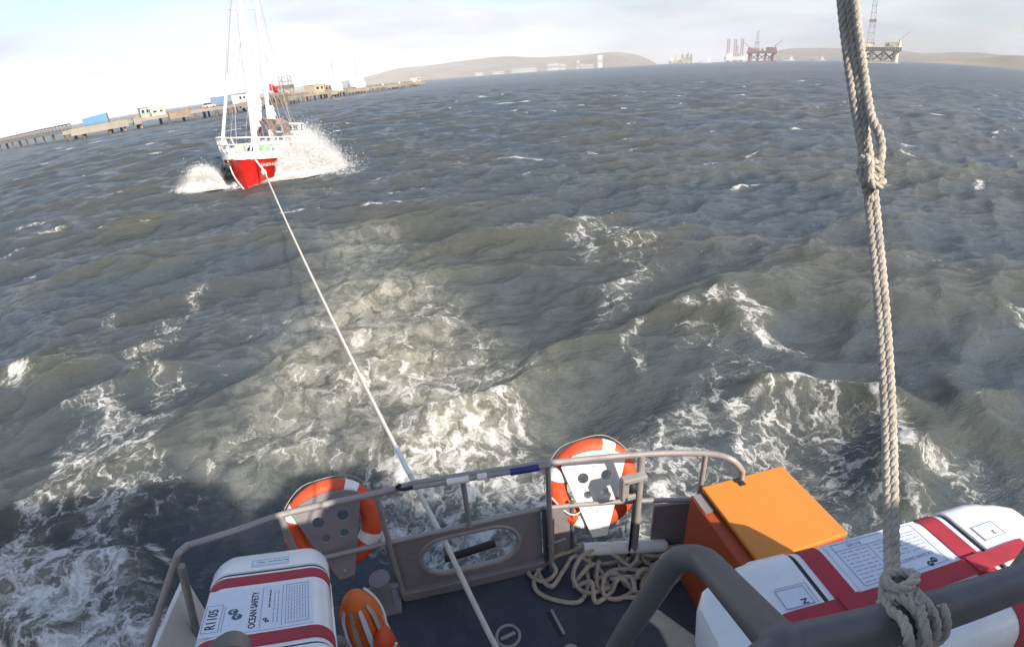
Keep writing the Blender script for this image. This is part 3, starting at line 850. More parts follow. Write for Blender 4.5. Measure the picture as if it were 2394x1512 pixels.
for i in range(40):                                   # mooring posts and boxes along the edge
    p, d, n, _ = jet_at(JL * (i + g.random()) / 40); p = jinv(p) + n * g.uniform(-2, 4) + Vector((0, 0, J_TOP))
    if i % 2: MB().tube([p, p + Vector((0, 0, g.uniform(0.4, 1.1)))], g.uniform(0.15, 0.35), 8).build('mooring_post', m_rigdark, jet)
    else: MB().box(p + Vector((0, 0, 0.5)), (g.uniform(0.6, 2.4), 0.8, g.uniform(0.7, 1.4))).build('equipment_box', g.choice((m_rust, m_conc, m_rigdark, m_ywhite)), jet, 0)
pb = MB()
for k in (0.35, 0.75):
    pb.tube([jinv(jet_at(50 + (JL - 50) * i / 40)[0]) - jet_at(50 + (JL - 50) * i / 40)[2] * 1.2 + Vector((0, 0, J_TOP + k)) for i in range(41)], 0.22, 6)
each(pb, 'pipeline', m_rust, jet)

# approach trestle running back to the left shore, carrying a conveyor
TP0, TP1 = site(176, 328, 216)[0], site(-70, 365, 400)[0]
tr = empty('approach_trestle', TP0, 'thin pile trestle carrying a dark conveyor at the far left', 'trestle')
td = (TP1 - TP0).normalized(); tn = Vector((td.y, -td.x, 0)); TL = (TP1 - TP0).length
MB().loft([[q + tn * 2 + Vector((0, 0, 3.1)), q - tn * 2 + Vector((0, 0, 3.1)), q - tn * 2 + Vector((0, 0, 2.4)), q + tn * 2 + Vector((0, 0, 2.4))] for q in (Vector((0, 0, 0)), td * TL)]).build('deck_slab', m_conc, tr, 0)
for i in range(16):
    q = td * (4 + i * TL / 16)
    for sd_ in (-1.6, 1.6):
        if i % 2 == 0 or sd_ < 0:
            MB().tube([q + tn * sd_ + Vector((0, 0, -1.5)), q + tn * sd_ + Vector((0, 0, 2.4))], 0.32, 7).build('pile', m_timber, tr)
cv = MB()
for k in range(0, 46):
    a, b = td * (TL * k / 46), td * (TL * (k + 1) / 46)
    cv.tube([a + Vector((0, 0, 3.4)), b + Vector((0, 0, 4.9))], 0.10, 4).tube([a + Vector((0, 0, 4.9)), b + Vector((0, 0, 3.4))], 0.10, 4).tube([a + Vector((0, 0, 3.1)), a + Vector((0, 0, 4.9))], 0.12, 4)
cv.tube([Vector((0, 0, 4.9)), td * TL + Vector((0, 0, 4.9))], 0.2, 5).tube([Vector((0, 0, 3.4)), td * TL + Vector((0, 0, 3.4))], 0.16, 5)
cv.build('conveyor_truss', m_rigdark, tr)

def on_jetty(s, off=0.0):
    p, d, n, _ = jet_at(s); q = p + n * off + Vector((0, 0, J_TOP))
    return q, math.atan2(d.y, d.x)

def container(name, s, off, L, W, H, label, mat, cat='container', slope=0.0, ribs=True, z=0.35):
    q, a = on_jetty(s, off)
    e = empty(name, q + Vector((0, 0, z)), label, cat, None, (0, 0, a))
    MB().loft([[Vector((x, -W / 2, 0)), Vector((x, W / 2, 0)), Vector((x, W / 2, H + dz)), Vector((x, -W / 2, H + dz))] for x, dz in ((-L / 2, -slope), (L / 2, slope))]).build('body', mat, e, 0)
    if ribs:
        rb = MB()
        n = int(L / 0.9)
        for i in range(n + 1):
            rb.box((-L / 2 + i * L / n, -W / 2 - 0.05, H * 0.48), (0.14, 0.1, H * 0.9 - slope * 2))
        rb.build('side_rib', mat, e, 0)
    MB().box((L / 2 + 0.04, 0, H * 0.5), (0.08, W * 0.96, H * 0.95)).build('door', m_rigdark, e, 0)
    MB().box((0, 0, -0.17), (L, W * 0.9, 0.3)).build('base_frame', m_rigdark, e, 0)
    return e
container('cargo_container', s_px(228, 285), 1.5, 7.0, 3.4, 2.5, 'bright blue box with a sloping top near the left end of the jetty', m_bluebox, slope=0.3)
container('cargo_container', s_px(519, 240), 0.0, 7, 4, 2.8, 'grey blue container on the jetty, behind the yacht bow mast wire', m_bluegrey)
def cabin(s, off, L, W, H, label, wall, roof, name='site_cabin', cat='cabin'):
    q, a = on_jetty(s, off)
    e = empty(name, q, label, cat, None, (0, 0, a))
    MB().box((0, 0, H / 2), (L, W, H)).build('wall', wall, e, 0)
    MB().box((0, 0, H + 0.1), (L + 0.4, W + 0.4, 0.2)).build('roof', roof, e, 0)
    each(MB().box((-L * 0.2, -W / 2 - 0.03, H * 0.6), (L * 0.25, 0.08, H * 0.3)).box((L * 0.25, -W / 2 - 0.03, H * 0.6), (L * 0.2, 0.08, H * 0.3)), 'window', m_glass, e, 0)
    return e
cabin(s_px(337, 260), 0.0, 3.0, 3, 2.9, 'grey green cabin standing on the jetty, beside a cream shed', m_greygreen, m_greygreen)
cabin(s_px(365, 258), 1.0, 4.4, 3, 2.0, 'cream shed on the jetty between grey cabin and lamp post', m_cream, m_cream)
cabin(s_px(556, 235), 0.0, 6, 4, 3.2, 'white hut on the jetty just right of the grey blue container', m_ywhite, m_bluegrey)
cabin(s_px(578, 230), 0.0, 6, 4, 3.4, 'cream hut on the jetty close behind the yacht main mast', m_cream, m_rigred)
cabin(s_px(736, 212), 0.0, 9, 6, 4.0, 'yellow shed on the jetty right of the yacht masts', m_yellow, m_cream)
cabin(s_px(756, 210), 0.0, 7, 6, 3.0, 'low brown shed on the jetty beside the yellow shed', m_rust, m_conc)
cabin(s_px(972, 190), 0.0, 10, 6, 3.6, 'cream hut at the far right end of the jetty', m_cream, m_cream)
q, a = on_jetty(s_px(384, 255), 2.0)
e = empty('lamp_post', q, 'thin lamp post on the jetty right of the cream shed', 'lamp post', None, (0, 0, a))
MB().tube([(0, 0, 0), (0, 0, 5.4)], [0.10, 0.06], 6).tube([(0, 0, 5.4), (0.6, 0, 5.55)], 0.05, 5).build('pole', m_wire, e)
MB().box((0.7, 0, 5.53), (0.5, 0.2, 0.12)).build('lamp_head', m_wire, e, 0)
q, a = on_jetty(s_px(484, 245), 1.0)                                         # small car parked on the jetty
e = empty('parked_car', q, 'small pale car parked on the jetty left of the grey blue container', 'car', None, (0, 0, a))
MB().loft([[Vector((x, -0.85, 0.3)), Vector((x, 0.85, 0.3)), Vector((x, 0.82, h)), Vector((x, -0.82, h))] for x, h in ((-2.1, 0.8), (-1.3, 0.95), (1.2, 0.95), (2.1, 0.75))]).build('body', m_ywhite, e, 30)
MB().loft([[Vector((x, -w, z)) for x in (-1.5, 1.0)] + [Vector((x, w, z)) for x in (1.0, -1.5)] for z, w in ((0.95, 0.8),)] + [[Vector((-1.1, -0.65, 1.5)), Vector((0.5, -0.65, 1.5)), Vector((0.5, 0.65, 1.5)), Vector((-1.1, 0.65, 1.5))]]).build('cab', m_glass, e, 30)
for x in (-1.3, 1.3):
    for y in (-0.8, 0.8):
        MB().tube([(x, y - 0.1, 0.32), (x, y + 0.1, 0.32)], 0.32, 12).build('wheel', m_tyre, e)
def dome(s, off, r, label):
    q, a = on_jetty(s, off)
    e = empty('storage_dome', q, label, 'storage tank', 'white domes on the jetty', (0, 0, a))
    MB().tube([(0, 0, 0), (0, 0, r * 0.45)], r, 24).build('base_ring', m_farwhite, e)
    MB().ball((0, 0, r * 0.45), (r * 0.99, r * 0.99, r * 0.9), 20).build('dome', m_farwhite, e, 80)
    MB().tube([(r * 0.4, 0, r * 1.1), (r * 0.4, 0, r * 3.0)], 0.12, 5).build('mast', m_rigdark, e)
dome(s_px(790, 200), -3, 5.2, 'left, flatter one of the two white domes on the jetty')
dome(s_px(844, 195), -3, 5.4, 'right, taller one of the two white domes on the jetty')
q, a = on_jetty(s_px(622, 235), 4.2)
e = empty('mooring_dolphin', q, 'group of leaning timber piles on the jetty behind the yacht masts', 'mooring piles', None, (0, 0, a))
for i in range(7):
    x = -9 + i * 3
    MB().tube([(x, -3, -6), (x + (1.0 if i % 2 else -1.0), -1.5, 2.2)], 0.35, 7).build('pile', m_timber, e)
MB().box((0, -1.6, 1.4), (22, 1.0, 0.8)).build('cap_beam', m_rust, e, 0)
q, a = on_jetty(s_px(660, 235), 3.0)
e = empty('loading_tower', q, 'dark lattice loading tower on the jetty under the red flag', 'tower', None, (0, 0, a))
d_ = MB(); derrick(d_, 0, 0, -1, 9, 5, 4, 4, 0.18); d_.build('lattice', m_rust, e)
MB().box((0, 0, 4.2), (5.4, 5.4, 1.6)).build('platform', m_rigdark, e, 0)

# ------------------------------------------------------------------ the yacht under tow (local frame: x across to the right of the picture, y aft, z up)
YB = Vector((-8.95, 32.3, -0.20))
yacht = empty('sailing_yacht', YB, 'red hulled two masted sailing yacht under tow, throwing bow spray', 'yacht')
yacht.rotation_euler = (R_(-2.0), R_(6.0), R_(-3))
YL = 11.4
def y_half(t):
    return 2.45 * (min(1.0, t / 0.42) ** 0.47 if t > 0 else 0) * (1 - 0.42 * max(0, (t - 0.55) / 0.45) ** 2)
def y_sheer(t): return 1.72 - 0.85 * t + 0.55 * t * t
def y_ring(t, grow=0.0):
    b = y_half(t); sh = y_sheer(t)
    ring = []
    for k in range(9):
        q = k / 8                       # 0 keel .. 1 sheer
        z = -0.75 + (sh + 0.75) * q
        w = b * (0.40 + 0.60 * (max(0.0, q) ** 0.32)) * (0.88 + 0.12 * q)
        y = YL * t - 0.95 * (q ** 1.3) * (1 - t) ** 3 + 0.55 * (1 - t) ** 6
        ring.append((w + grow, y, z))
    return ring
rings = []
TT = [0.0, 0.015, 0.04, 0.08, 0.13, 0.2, 0.3, 0.42, 0.55, 0.7, 0.85, 0.95, 1.0]
for t in TT:
    r = y_ring(t)
    rings.append([Vector((x, y, z)) for x, y, z in r] + [Vector((-x, y, z)) for x, y, z in reversed(r)])
hull = MB().loft(rings, closed=True, cap=True).build('hull', m_yred, yacht, 50)
# bulwark strip
def sheer_line(side, t0, t1, n, dz=0.0, out=0.0):
    res = []
    for i in range(n + 1):
        t = t0 + (t1 - t0) * i / n
        x, y, z = y_ring(t)[-1]
        res.append(Vector((side * (x + out), y - (out if t < 0.02 else 0), z + dz)))
    return res
bw = MB()
port = sheer_line(1, 0.0, 1.0, 40, 0, 0.03); stb = sheer_line(-1, 0.0, 1.0, 40, 0, 0.03)
loop = list(reversed(stb)) + port
bw.loft([[p + Vector((0, 0, -0.03)) for p in loop], [p + Vector((0, 0, 0.40)) for p in loop], [Vector((p.x * 0.95, p.y + 0.05, p.z + 0.40)) for p in loop], [Vector((p.x * 0.95, p.y + 0.05, p.z + 0.02)) for p in loop]], closed=False, cap=False)
bw.build('bulwark', m_ywhite, yacht, 40)
dk = MB().loft([[a, b] for a, b in zip(sheer_line(-1, 0.01, 1.0, 24, 0.03, -0.02), sheer_line(1, 0.01, 1.0, 24, 0.03, -0.02))], closed=False, cap=False)
dk.build('deck', m_ydeck, yacht)
# pulpit and guard rails
pr = empty('guard_rail', (0, 0, 0)); pr.parent = yacht
for dz in (0.80, 1.18):
    lp = list(reversed(sheer_line(-1, 0.0, 0.5, 24, dz, 0.10 + dz * 0.10))) + sheer_line(1, 0.0, 0.5, 24, dz, 0.10 + dz * 0.10)
    MB().tube(lp, 0.045, 6).build('rail', m_ywhite, pr)
for side in (-1, 1):
    for t in (0.0, 0.02, 0.05, 0.085, 0.125, 0.17, 0.22, 0.30, 0.40, 0.5):
        if t == 0 and side == 1: continue
        a = sheer_line(side, t, t, 1, 0.36, 0.03)[0]; b = sheer_line(side, t, t, 1, 1.18, 0.218)[0]
        MB().tube([a, b], 0.042, 6).build('stanchion', m_ywhite, pr)
ap = empty('stern_frame', (0, 0, 0)); ap.parent = yacht
zs = y_sheer(1.0)
st_pts = [Vector((x, y, zs + 0.4)) for x, y in ((-1.0, 10.6), (1.55, 9.4), (1.45, 11.2), (-0.9, 11.3))]
for z in (0.75, 1.35):
    MB().tube(fillet([p + Vector((0, 0, z)) for p in st_pts + [st_pts[0]]], 0.2), 0.04, 6).build('rail', m_ywhite, ap)
for p in st_pts: MB().tube([p, p + Vector((0, 0, 1.35))], 0.04, 6).build('stanchion', m_ywhite, ap)
# masts with furled sails
def mast(name, y, z0, H, r, sail_z, sail_r, lean=0.0):
    top = Vector((lean * H, y, z0 + H)); base = Vector((0, y, z0))
    m_ = MB().tube([base, base.lerp(top, 0.6), top], [r, r * 0.95, r * 0.75], 14).build(name, m_ywhite, yacht)
    g_ = random.Random(int(y * 10))
    sp, rr_ = [], []
    for i in range(15):
        t = i / 14
        z = sail_z[0] + (sail_z[1] - sail_z[0]) * t
        sp.append(Vector((lean * z + r * 0.7 + 0.10 + 0.10 * g_.uniform(-1, 1), y + r + 0.05, z0 + z)))
        rr_.append(max(0.03, sail_r * math.sin(PI * (0.06 + 0.88 * t)) ** 0.7 * (1 + 0.22 * g_.uniform(-1, 1))))
    MB().tube(smooth_path(sp, 3), [rr_[min(14, i // 3)] for i in range(43)], 12).build('furled_sail', m_sail, m_)
    MB().tube([(-1.1, y, z0 + H * 0.55), (1.1, y, z0 + H * 0.55)], 0.04, 6).build('crosstree', m_ywhite, m_)
    return m_
mast('main_mast', 3.1, 1.45, 15.5, 0.19, (1.7, 4.2), 0.36)
mast('mizzen_mast', 7.0, 1.15, 12.0, 0.15, (1.5, 3.3), 0.24)
MB().tube([(0, 7.1, 4.6), (-0.35, 8.2, 5.4), (-0.75, 9.0, 5.55)], [0.07, 0.05, 0.04], 8).build('gaff', m_wire, yacht)
# furled headsail on the forestay: a thin tall spar at the left bow
fs = MB().tube([(-1.3, 0.7, 2.0), (-0.95, 1.0, 4.0), (-0.55, 1.2, 6.3)], [0.085, 0.09, 0.05], 8).build('furled_headsail', m_sail, yacht)
MB().tube([(-0.55, 1.2, 6.3), (0.7, 1.9, 15.0)], 0.032, 6).build('forestay', m_rigsteel, yacht)
rg = MB()
for x0, y0, x1, y1, z1 in ((-1.95, 3.2, -0.1, 3.1, 14), (1.95, 3.2, 0.1, 3.1, 14), (-1.9, 3.9, 0, 3.2, 9), (1.9, 3.9, 0, 3.2, 9), (-1.8, 6.9, 0, 7.0, 11), (1.8, 6.9, 0, 7.0, 11), (-1.8, 7.6, 0, 7.0, 7.5), (1.8, 7.6, 0, 7.0, 7.5), (0.9, 10.8, 0, 7.0, 12), (0, -0.6, 0, 3.1, 15.5), (-1.9, 2.4, -0.1, 3.1, 9.5), (1.5, 10.6, 0.1, 7.0, 8.0)):
    rg.tube([(x0, y0, y_sheer(min(1, max(0, y0 / YL))) + 0.4), (x1, y1, z1)], 0.016, 5)
rg.build('standing_rigging', m_wire, yacht)
# deckhouse, canvas dodger and clutter amidships
dh = MB().loft([[Vector((x * w, y0 + y, z)) for x, y in ((-1, 0), (1, 0), (1, 3.2), (-1, 3.2))] for w, z, y0 in ((1.15, 1.3, 3.9), (1.0, 2.25, 4.1))]).build('deckhouse', m_ywhite, yacht, 30, bevel=0.06)
MB().box((0, 3.86, 1.85), (1.5, 0.06, 0.32)).build('window', m_glass, dh, 0)
MB().loft([[Vector((x, y, z)) for x, z in ((-1.05, 2.2), (-0.95, 3.35), (-0.5, 3.65), (0.5, 3.65), (0.95, 3.35), (1.05, 2.2))] for y in (6.1, 8.6)], closed=False, cap=False).build('canvas_dodger', m_brown, yacht, 30)
df = MB()
g_ = random.Random(21)
for i in range(34):
    x = g_.uniform(-1.0, 1.0); z = g_.uniform(2.1, 3.3)
    df.tube([(x, 5.9, z), (x + g_.uniform(-0.6, 0.6), 5.8 + g_.uniform(-0.2, 0.2), z + g_.uniform(0.2, 1.0))], g_.uniform(0.02, 0.05), 5)
df.build('lashed_netting', m_brown, yacht)
MB().ball((0.75, 2.5, 1.95), (0.52, 0.50, 0.42), 14).ball((0.55, 2.3, 1.75), (0.45, 0.4, 0.3), 12).ball((0.95, 2.7, 1.7), (0.35, 0.45, 0.3), 12).build('sail_bag', m_green, yacht)
MB().box((0, 0.7, 1.78), (0.5, 0.35, 0.22)).tube([(-0.35, 0.7, 1.95), (0.35, 0.7, 1.95)], 0.13, 12).build('anchor_winch', m_wire, yacht, 30, bevel=0.02)
each(MB().box((-1.0, 3.3, 1.9), (0.5, 0.6, 0.7)).box((1.25, 3.6, 1.8), (0.4, 0.7, 0.5)).box((1.1, 5.8, 1.95), (0.4, 0.5, 0.7)).box((-0.9, 1.9, 1.75), (0.35, 0.5, 0.45)), 'deck_locker', m_ydeck, yacht, 30, 0.04)
# name on the port bow: pale capitals following the flare
def flank(t, q, out=0.015):
    r = y_ring(t)
    f_ = q * 8; k = int(f_); fr = f_ - k
    a, b = Vector(r[k]), Vector(r[min(8, k + 1)])
    return a.lerp(b, fr) + Vector((out, -out, 0))
p0, p1, pz = flank(0.035, 0.84), flank(0.19, 0.84), flank(0.10, 0.95)
nl = MB(); M4n = frame_from(p0.lerp(p1, 0.5) + Vector((0.10, -0.12, 0)), p1 - p0, pz - flank(0.10, 0.80))
g_ = random.Random(4)
for i in range(8):                                    # pale worn capitals, too faint to read at this range
    x = -0.62 + i * 0.18
    nl.box(M4n @ Vector((x, 0, 0)), (0.035, 0.012, 0.20), M4n.to_3x3() @ Matrix.Rotation(R_(90), 3, 'X'))
    nl.box(M4n @ Vector((x + 0.06, g_.choice((-0.08, 0, 0.08)), 0)), (0.10, 0.012, 0.035), M4n.to_3x3() @ Matrix.Rotation(R_(90), 3, 'X'))
    if i % 3 != 1: nl.box(M4n @ Vector((x + 0.10, 0.02, 0)), (0.03, 0.012, 0.15), M4n.to_3x3() @ Matrix.Rotation(R_(90), 3, 'X'))
nl.build('bow_lettering', m_tape, yacht, 0)
# ensign on the mizzen
fl = MB(); rr_ = []
for i in range(9):
    t = i / 8
    rr_.append([Vector((0.20 + 0.62 * t, 7.2 + 0.10 * math.sin(5 * t + z), 5.45 + 0.44 * z - 0.12 * t + 0.05 * math.sin(7 * t))) for z in (0, 0.33, 0.66, 1.0)])
fl.loft(rr_, closed=False, cap=False)
fo_ = fl.build('ensign', m_flag, yacht)
so = fo_.modifiers.new('thickness', 'SOLIDIFY'); so.thickness = 0.006
# fenders over the starboard bow
ft = yacht.rotation_euler.to_matrix()
def yworld(p): return YB + ft @ Vector(p)
FLB = ['round dark fender hung farthest forward on the yacht shaded bow', 'round dark fender hanging second from the yacht stem', 'largest and lowest dark fender on the yacht shaded bow', 'small dark fender hung high on the yacht shaded side', 'dark fender hanging farthest aft on the yacht shaded side']
for i, (t, q, r) in enumerate(((0.025, 0.84, 0.20), (0.045, 0.68, 0.22), (0.085, 0.58, 0.26), (0.075, 0.86, 0.19), (0.13, 0.72, 0.25))):
    p = flank(t, q, 0); p = Vector((-p.x - r * 0.75, p.y - r * 0.2, p.z))
    e = empty('fender', yworld(p), FLB[i], 'fender', 'fenders on the yacht bow')
    MB().ball((0, 0, 0), (r, r, r * 1.2), 14).build('float', m_tyre, e)
    top = yworld((-(flank(t, 1.0, 0).x), flank(t, 1.0, 0).y, flank(t, 1.0, 0).z + 0.4)) - yworld(p)
    MB().tube([(0, 0, r * 1.15), top], 0.018, 5).build('lanyard', m_ropegrey, e)
# loose line trailing from the starboard bow into the water
pa = yworld((-(flank(0.04, 0.95).x), flank(0.04, 0.95).y, 1.7))
bl = MB().tube(smooth_path([pa, pa + Vector((0.25, -0.5, -0.9)), pa + Vector((0.75, -1.1, -1.6)), pa + Vector((1.15, -1.6, -1.95))], 8), 0.035, 6).build('trailing_line', m_tow)
tag(bl, 'loose pale line trailing from the yacht bow into the water', 'rope')

# spray thrown up on both sides of the bow: one cloud of small drops
def spray(name, label, seed, jets, n):
    g = np.random.default_rng(seed)
    P = []
    for (x0, y0, x1, y1, vx, vy, vz, spread, w) in jets:
        m = int(n * w)
        t0 = g.uniform(0, 1, m)
        x = x0 + (x1 - x0) * t0; y = y0 + (y1 - y0) * t0
        sp = g.uniform(0.15, 1.0, m) ** 0.75
        VX = vx * sp * (1 + spread * g.normal(0, 1, m)); VY = vy * sp + spread * 1.2 * g.normal(0, 1, m); VZ = vz * sp * (1 + 0.8 * spread * g.normal(0, 1, m))
        tf = np.maximum(0.05, 2 * VZ / 9.81)
        t = g.uniform(0.0, 1.0, m) ** 0.8 * tf
        X = x + VX * t + 0.12 * g.normal(0, 1, m) * (0.2 + t); Y = y + VY * t; Z = VZ * t - 4.9 * t * t + 0.05
        P.append(np.stack([X, Y, Z], 1))
    P = np.concatenate(P); P = P[P[:, 2] > -0.1]
    # clump the drops into ragged fingers
    ph = np.sin(P[:, 0] * 3.1 + P[:, 2] * 1.7) + np.sin(P[:, 1] * 4.3 - P[:, 2] * 2.9) + np.sin(P[:, 0] * 7.7 + P[:, 1] * 2.3)
    P = P[g.uniform(0, 1, len(P)) < np.clip(0.75 + 0.12 * ph, 0.1, 1)]
    m = len(P)
    s = np.exp(g.normal(math.log(0.0062), 0.5, m)) * (1 + 0.5 * np.exp(-P[:, 2]))
    T = np.array([[1, 0, 0], [-0.5, 0.866, 0], [-0.5, -0.866, 0]], float) * 1.7
    # random rotations
    q = g.normal(0, 1, (m, 4)); q /= np.linalg.norm(q, axis=1)[:, None]
    w_, x_, y_, z_ = q.T
    Rm = np.stack([np.stack([1 - 2 * (y_ * y_ + z_ * z_), 2 * (x_ * y_ - z_ * w_), 2 * (x_ * z_ + y_ * w_)], 1),
                   np.stack([2 * (x_ * y_ + z_ * w_), 1 - 2 * (x_ * x_ + z_ * z_), 2 * (y_ * z_ - x_ * w_)], 1),
                   np.stack([2 * (x_ * z_ - y_ * w_), 2 * (y_ * z_ + x_ * w_), 1 - 2 * (x_ * x_ + y_ * y_)], 1)], 1)
    V = np.einsum('mij,kj->mki', Rm, T) * s[:, None, None] + P[:, None, :]
    Fc = np.arange(m * 3, dtype=np.int32).reshape(-1, 3)
    me = bpy.data.meshes.new(name)
    me.vertices.add(m * 3); me.vertices.foreach_set('co', V.reshape(-1).astype(np.float32))
    me.loops.add(Fc.size); me.loops.foreach_set('vertex_index', Fc.ravel())
    me.polygons.add(len(Fc)); me.polygons.foreach_set('loop_start', np.arange(0, Fc.size, 3, dtype=np.int32))
    me.update(calc_edges=True)
    me.materials.append(m_spray)
    o = bpy.data.objects.new(name, me); COL.objects.link(o)
    return tag(o, label, 'spray', None, 'stuff')
m_spray = bpy.data.materials.new('water_drops'); m_spray.use_nodes = True
nd, lk = m_spray.node_tree.nodes, m_spray.node_tree.links
b = nd['Principled BSDF']; b.inputs['Base Color'].default_value = (0.86, 0.86, 0.86, 1); b.inputs['Roughness'].default_value = 0.6
tb = N(nd, 'ShaderNodeBsdfTranslucent'); tb.inputs['Color'].default_value = (0.92, 0.92, 0.92, 1)
b.inputs['Base Color'].default_value = (0.95, 0.95, 0.95, 1)
nrm = N(nd, 'ShaderNodeCombineXYZ'); nrm.inputs[0].default_value = 0.25; nrm.inputs[1].default_value = -0.60; nrm.inputs[2].default_value = 0.76   # drops scatter alike from every side
lk.new(nrm.outputs[0], b.inputs['Normal'])
ms = N(nd, 'ShaderNodeMixShader'); ms.inputs[0].default_value = 0.35
lk.new(b.outputs[0], ms.inputs[1]); lk.new(tb.outputs[0], ms.inputs[2]); lk.new(ms.outputs[0], nd['Material Output'].inputs['Surface'])
spray('bow_spray', 'white burst of bow spray on the right side of the red yacht', 2, [
    (-7.2, 32.4, -6.2, 34.6, 2.2, 0.2, 6.6, 0.12, 0.44),
    (-7.3, 32.2, -6.2, 34.0, 3.5, 0.1, 4.6, 0.15, 0.33),
    (-7.4, 32.0, -6.4, 33.0, 4.6, -0.4, 2.3, 0.18, 0.23)], 900000)
spray('bow_spray', 'low white bow spray on the left side of the red yacht', 3, [
    (-9.9, 32.0, -11.3, 33.6, -1.4, 0.1, 4.4, 0.16, 0.50),
    (-9.7, 31.8, -10.9, 33.0, -3.8, -0.4, 2.4, 0.18, 0.50)], 520000)

def mist(name, label, c, size, dens, rot=0.0):
    o = MB().ball((0, 0, 0), (1, 1, 1), 20).build(name, None, None, 80)
    o.location = c; o.scale = size; o.rotation_euler = (0, rot, 0)
    m = bpy.data.materials.new('spray_mist'); m.use_nodes = True
    nd, lk = m.node_tree.nodes, m.node_tree.links
    nd.clear()
    out = N(nd, 'ShaderNodeOutputMaterial'); pv = N(nd, 'ShaderNodeVolumePrincipled')
    pv.inputs['Color'].default_value = (0.97, 0.97, 0.97, 1); pv.inputs['Anisotropy'].default_value = -0.3
    pv.inputs['Density Attribute'].default_value = ''; pv.inputs['Color Attribute'].default_value = ''; pv.inputs['Temperature Attribute'].default_value = ''
    t = N(nd, 'ShaderNodeTexCoord')
    ln = N(nd, 'ShaderNodeVectorMath', operation='LENGTH'); lk.new(t.outputs['Object'], ln.inputs[0])
    fall = N(nd, 'ShaderNodeMapRange', i_1=0.25, i_2=0.98, i_3=1.0, i_4=0.0); fall.interpolation_type = 'SMOOTHSTEP'; lk.new(ln.outputs['Value'], fall.inputs[0])
    nz = N(nd, 'ShaderNodeTexNoise', i_Scale=1.6, i_Detail=3.0, i_Roughness=0.6); lk.new(t.outputs['Object'], nz.inputs['Vector'])
    nr = N(nd, 'ShaderNodeMapRange', i_1=0.35, i_2=0.65, i_3=0.1, i_4=1.0); lk.new(nz.outputs['Fac'], nr.inputs[0])
    mu = N(nd, 'ShaderNodeMath', operation='MULTIPLY'); lk.new(fall.outputs[0], mu.inputs[0]); lk.new(nr.outputs[0], mu.inputs[1])
    mu2 = N(nd, 'ShaderNodeMath', operation='MULTIPLY'); lk.new(mu.outputs[0], mu2.inputs[0]); mu2.inputs[1].default_value = dens
    lk.new(mu2.outputs[0], pv.inputs['Density']); lk.new(pv.outputs[0], out.inputs['Volume'])
    o.data.materials.append(m)
    return tag(o, label, 'mist', None, 'stuff')
mist('spray_mist', 'soft white mist hanging over the right bow spray', (-4.9, 33.6, 0.75), (2.2, 1.5, 1.75), 1.5, 0.35)
mist('spray_mist', 'soft white mist over the left bow spray', (-11.6, 33.0, 0.45), (1.8, 1.3, 1.05), 1.2, -0.2)

# ------------------------------------------------------------------ the towing boat
boat = empty('tow_boat', (0.15, 0.0, 0.0), 'grey stern of the towing boat with blue grey deck and pipe rails', 'boat')
BO = Vector((0.15, 0, 0))
def bl_(p): return Vector(p) - BO
DZ = 0.9
outline = [(-2.32, -8.0), (-2.4, -4.0), (-2.4, 2.1), (-2.25, 2.55), (-1.9, 2.82), (-0.9, 2.93), (0.05, 2.95), (1.1, 2.90), (1.9, 2.72), (2.45, 2.45), (2.66, 2.0), (2.7, -4.0), (2.6, -8.0)]
MB().loft([[bl_((0.15 + (x - 0.15) * s_, y if y < 0 else y * (1 - (1 - s_) * 0.5), z)) for x, y in outline] for z, s_ in ((-0.9, 0.82), (0.1, 0.95), (DZ - 0.012, 1.0))]).build('hull', m_hull, boat, 35)
MB().loft([[bl_((0.15 + (x - 0.15) * 0.992, y * 0.994, z)) for x, y in outline] for z in (DZ - 0.012, DZ)]).build('deck', m_deck, boat, 20)
# rubbing strake round the stern
MB().tube([bl_((p.x, p.y, 0.66)) for p in smooth_path([Vector((x, y, 0)) for x, y in outline[1:-1]], 4)], 0.09, 10).build('rubbing_strake', m_black, boat)
# transom plate with the oval towing opening
slot = []
hc, hw, hr = (0.08, 1.28), 0.19, 0.215
for k in range(15): a = -PI / 2 + PI * k / 14; slot.append((hc[0] + hw + hr * math.cos(a), hc[1] + hr * math.sin(a)))
for k in range(15): a = PI / 2 + PI * k / 14; slot.append((hc[0] - hw + hr * math.cos(a), hc[1] + hr * math.sin(a)))
M4 = frame_from(bl_((0, 2.875, 0)), (1, 0, 0), (0, 0, 1))
outer = [(-0.56, DZ + 0.004), (0.67, DZ + 0.004), (0.67, 1.56), (-0.56, 1.56)]
plate('transom_plate', m_grey, outer, [slot], 0.030, M4, boat)
MB().tube([bl_((x, 2.872, z)) for x, z in slot], 0.026, 10, closed=True).build('opening_lip', m_rail, boat)
MB().tube([bl_((-0.14, 3.02, 1.06)), bl_((0.30, 3.02, 1.12))], 0.034, 12).build('stern_roller', m_black, boat)
MB().box(bl_((0.08, 2.83, 0.955)), (1.2, 0.06, 0.10)).build('transom_foot', m_grey, boat, 0, bevel=0.01)
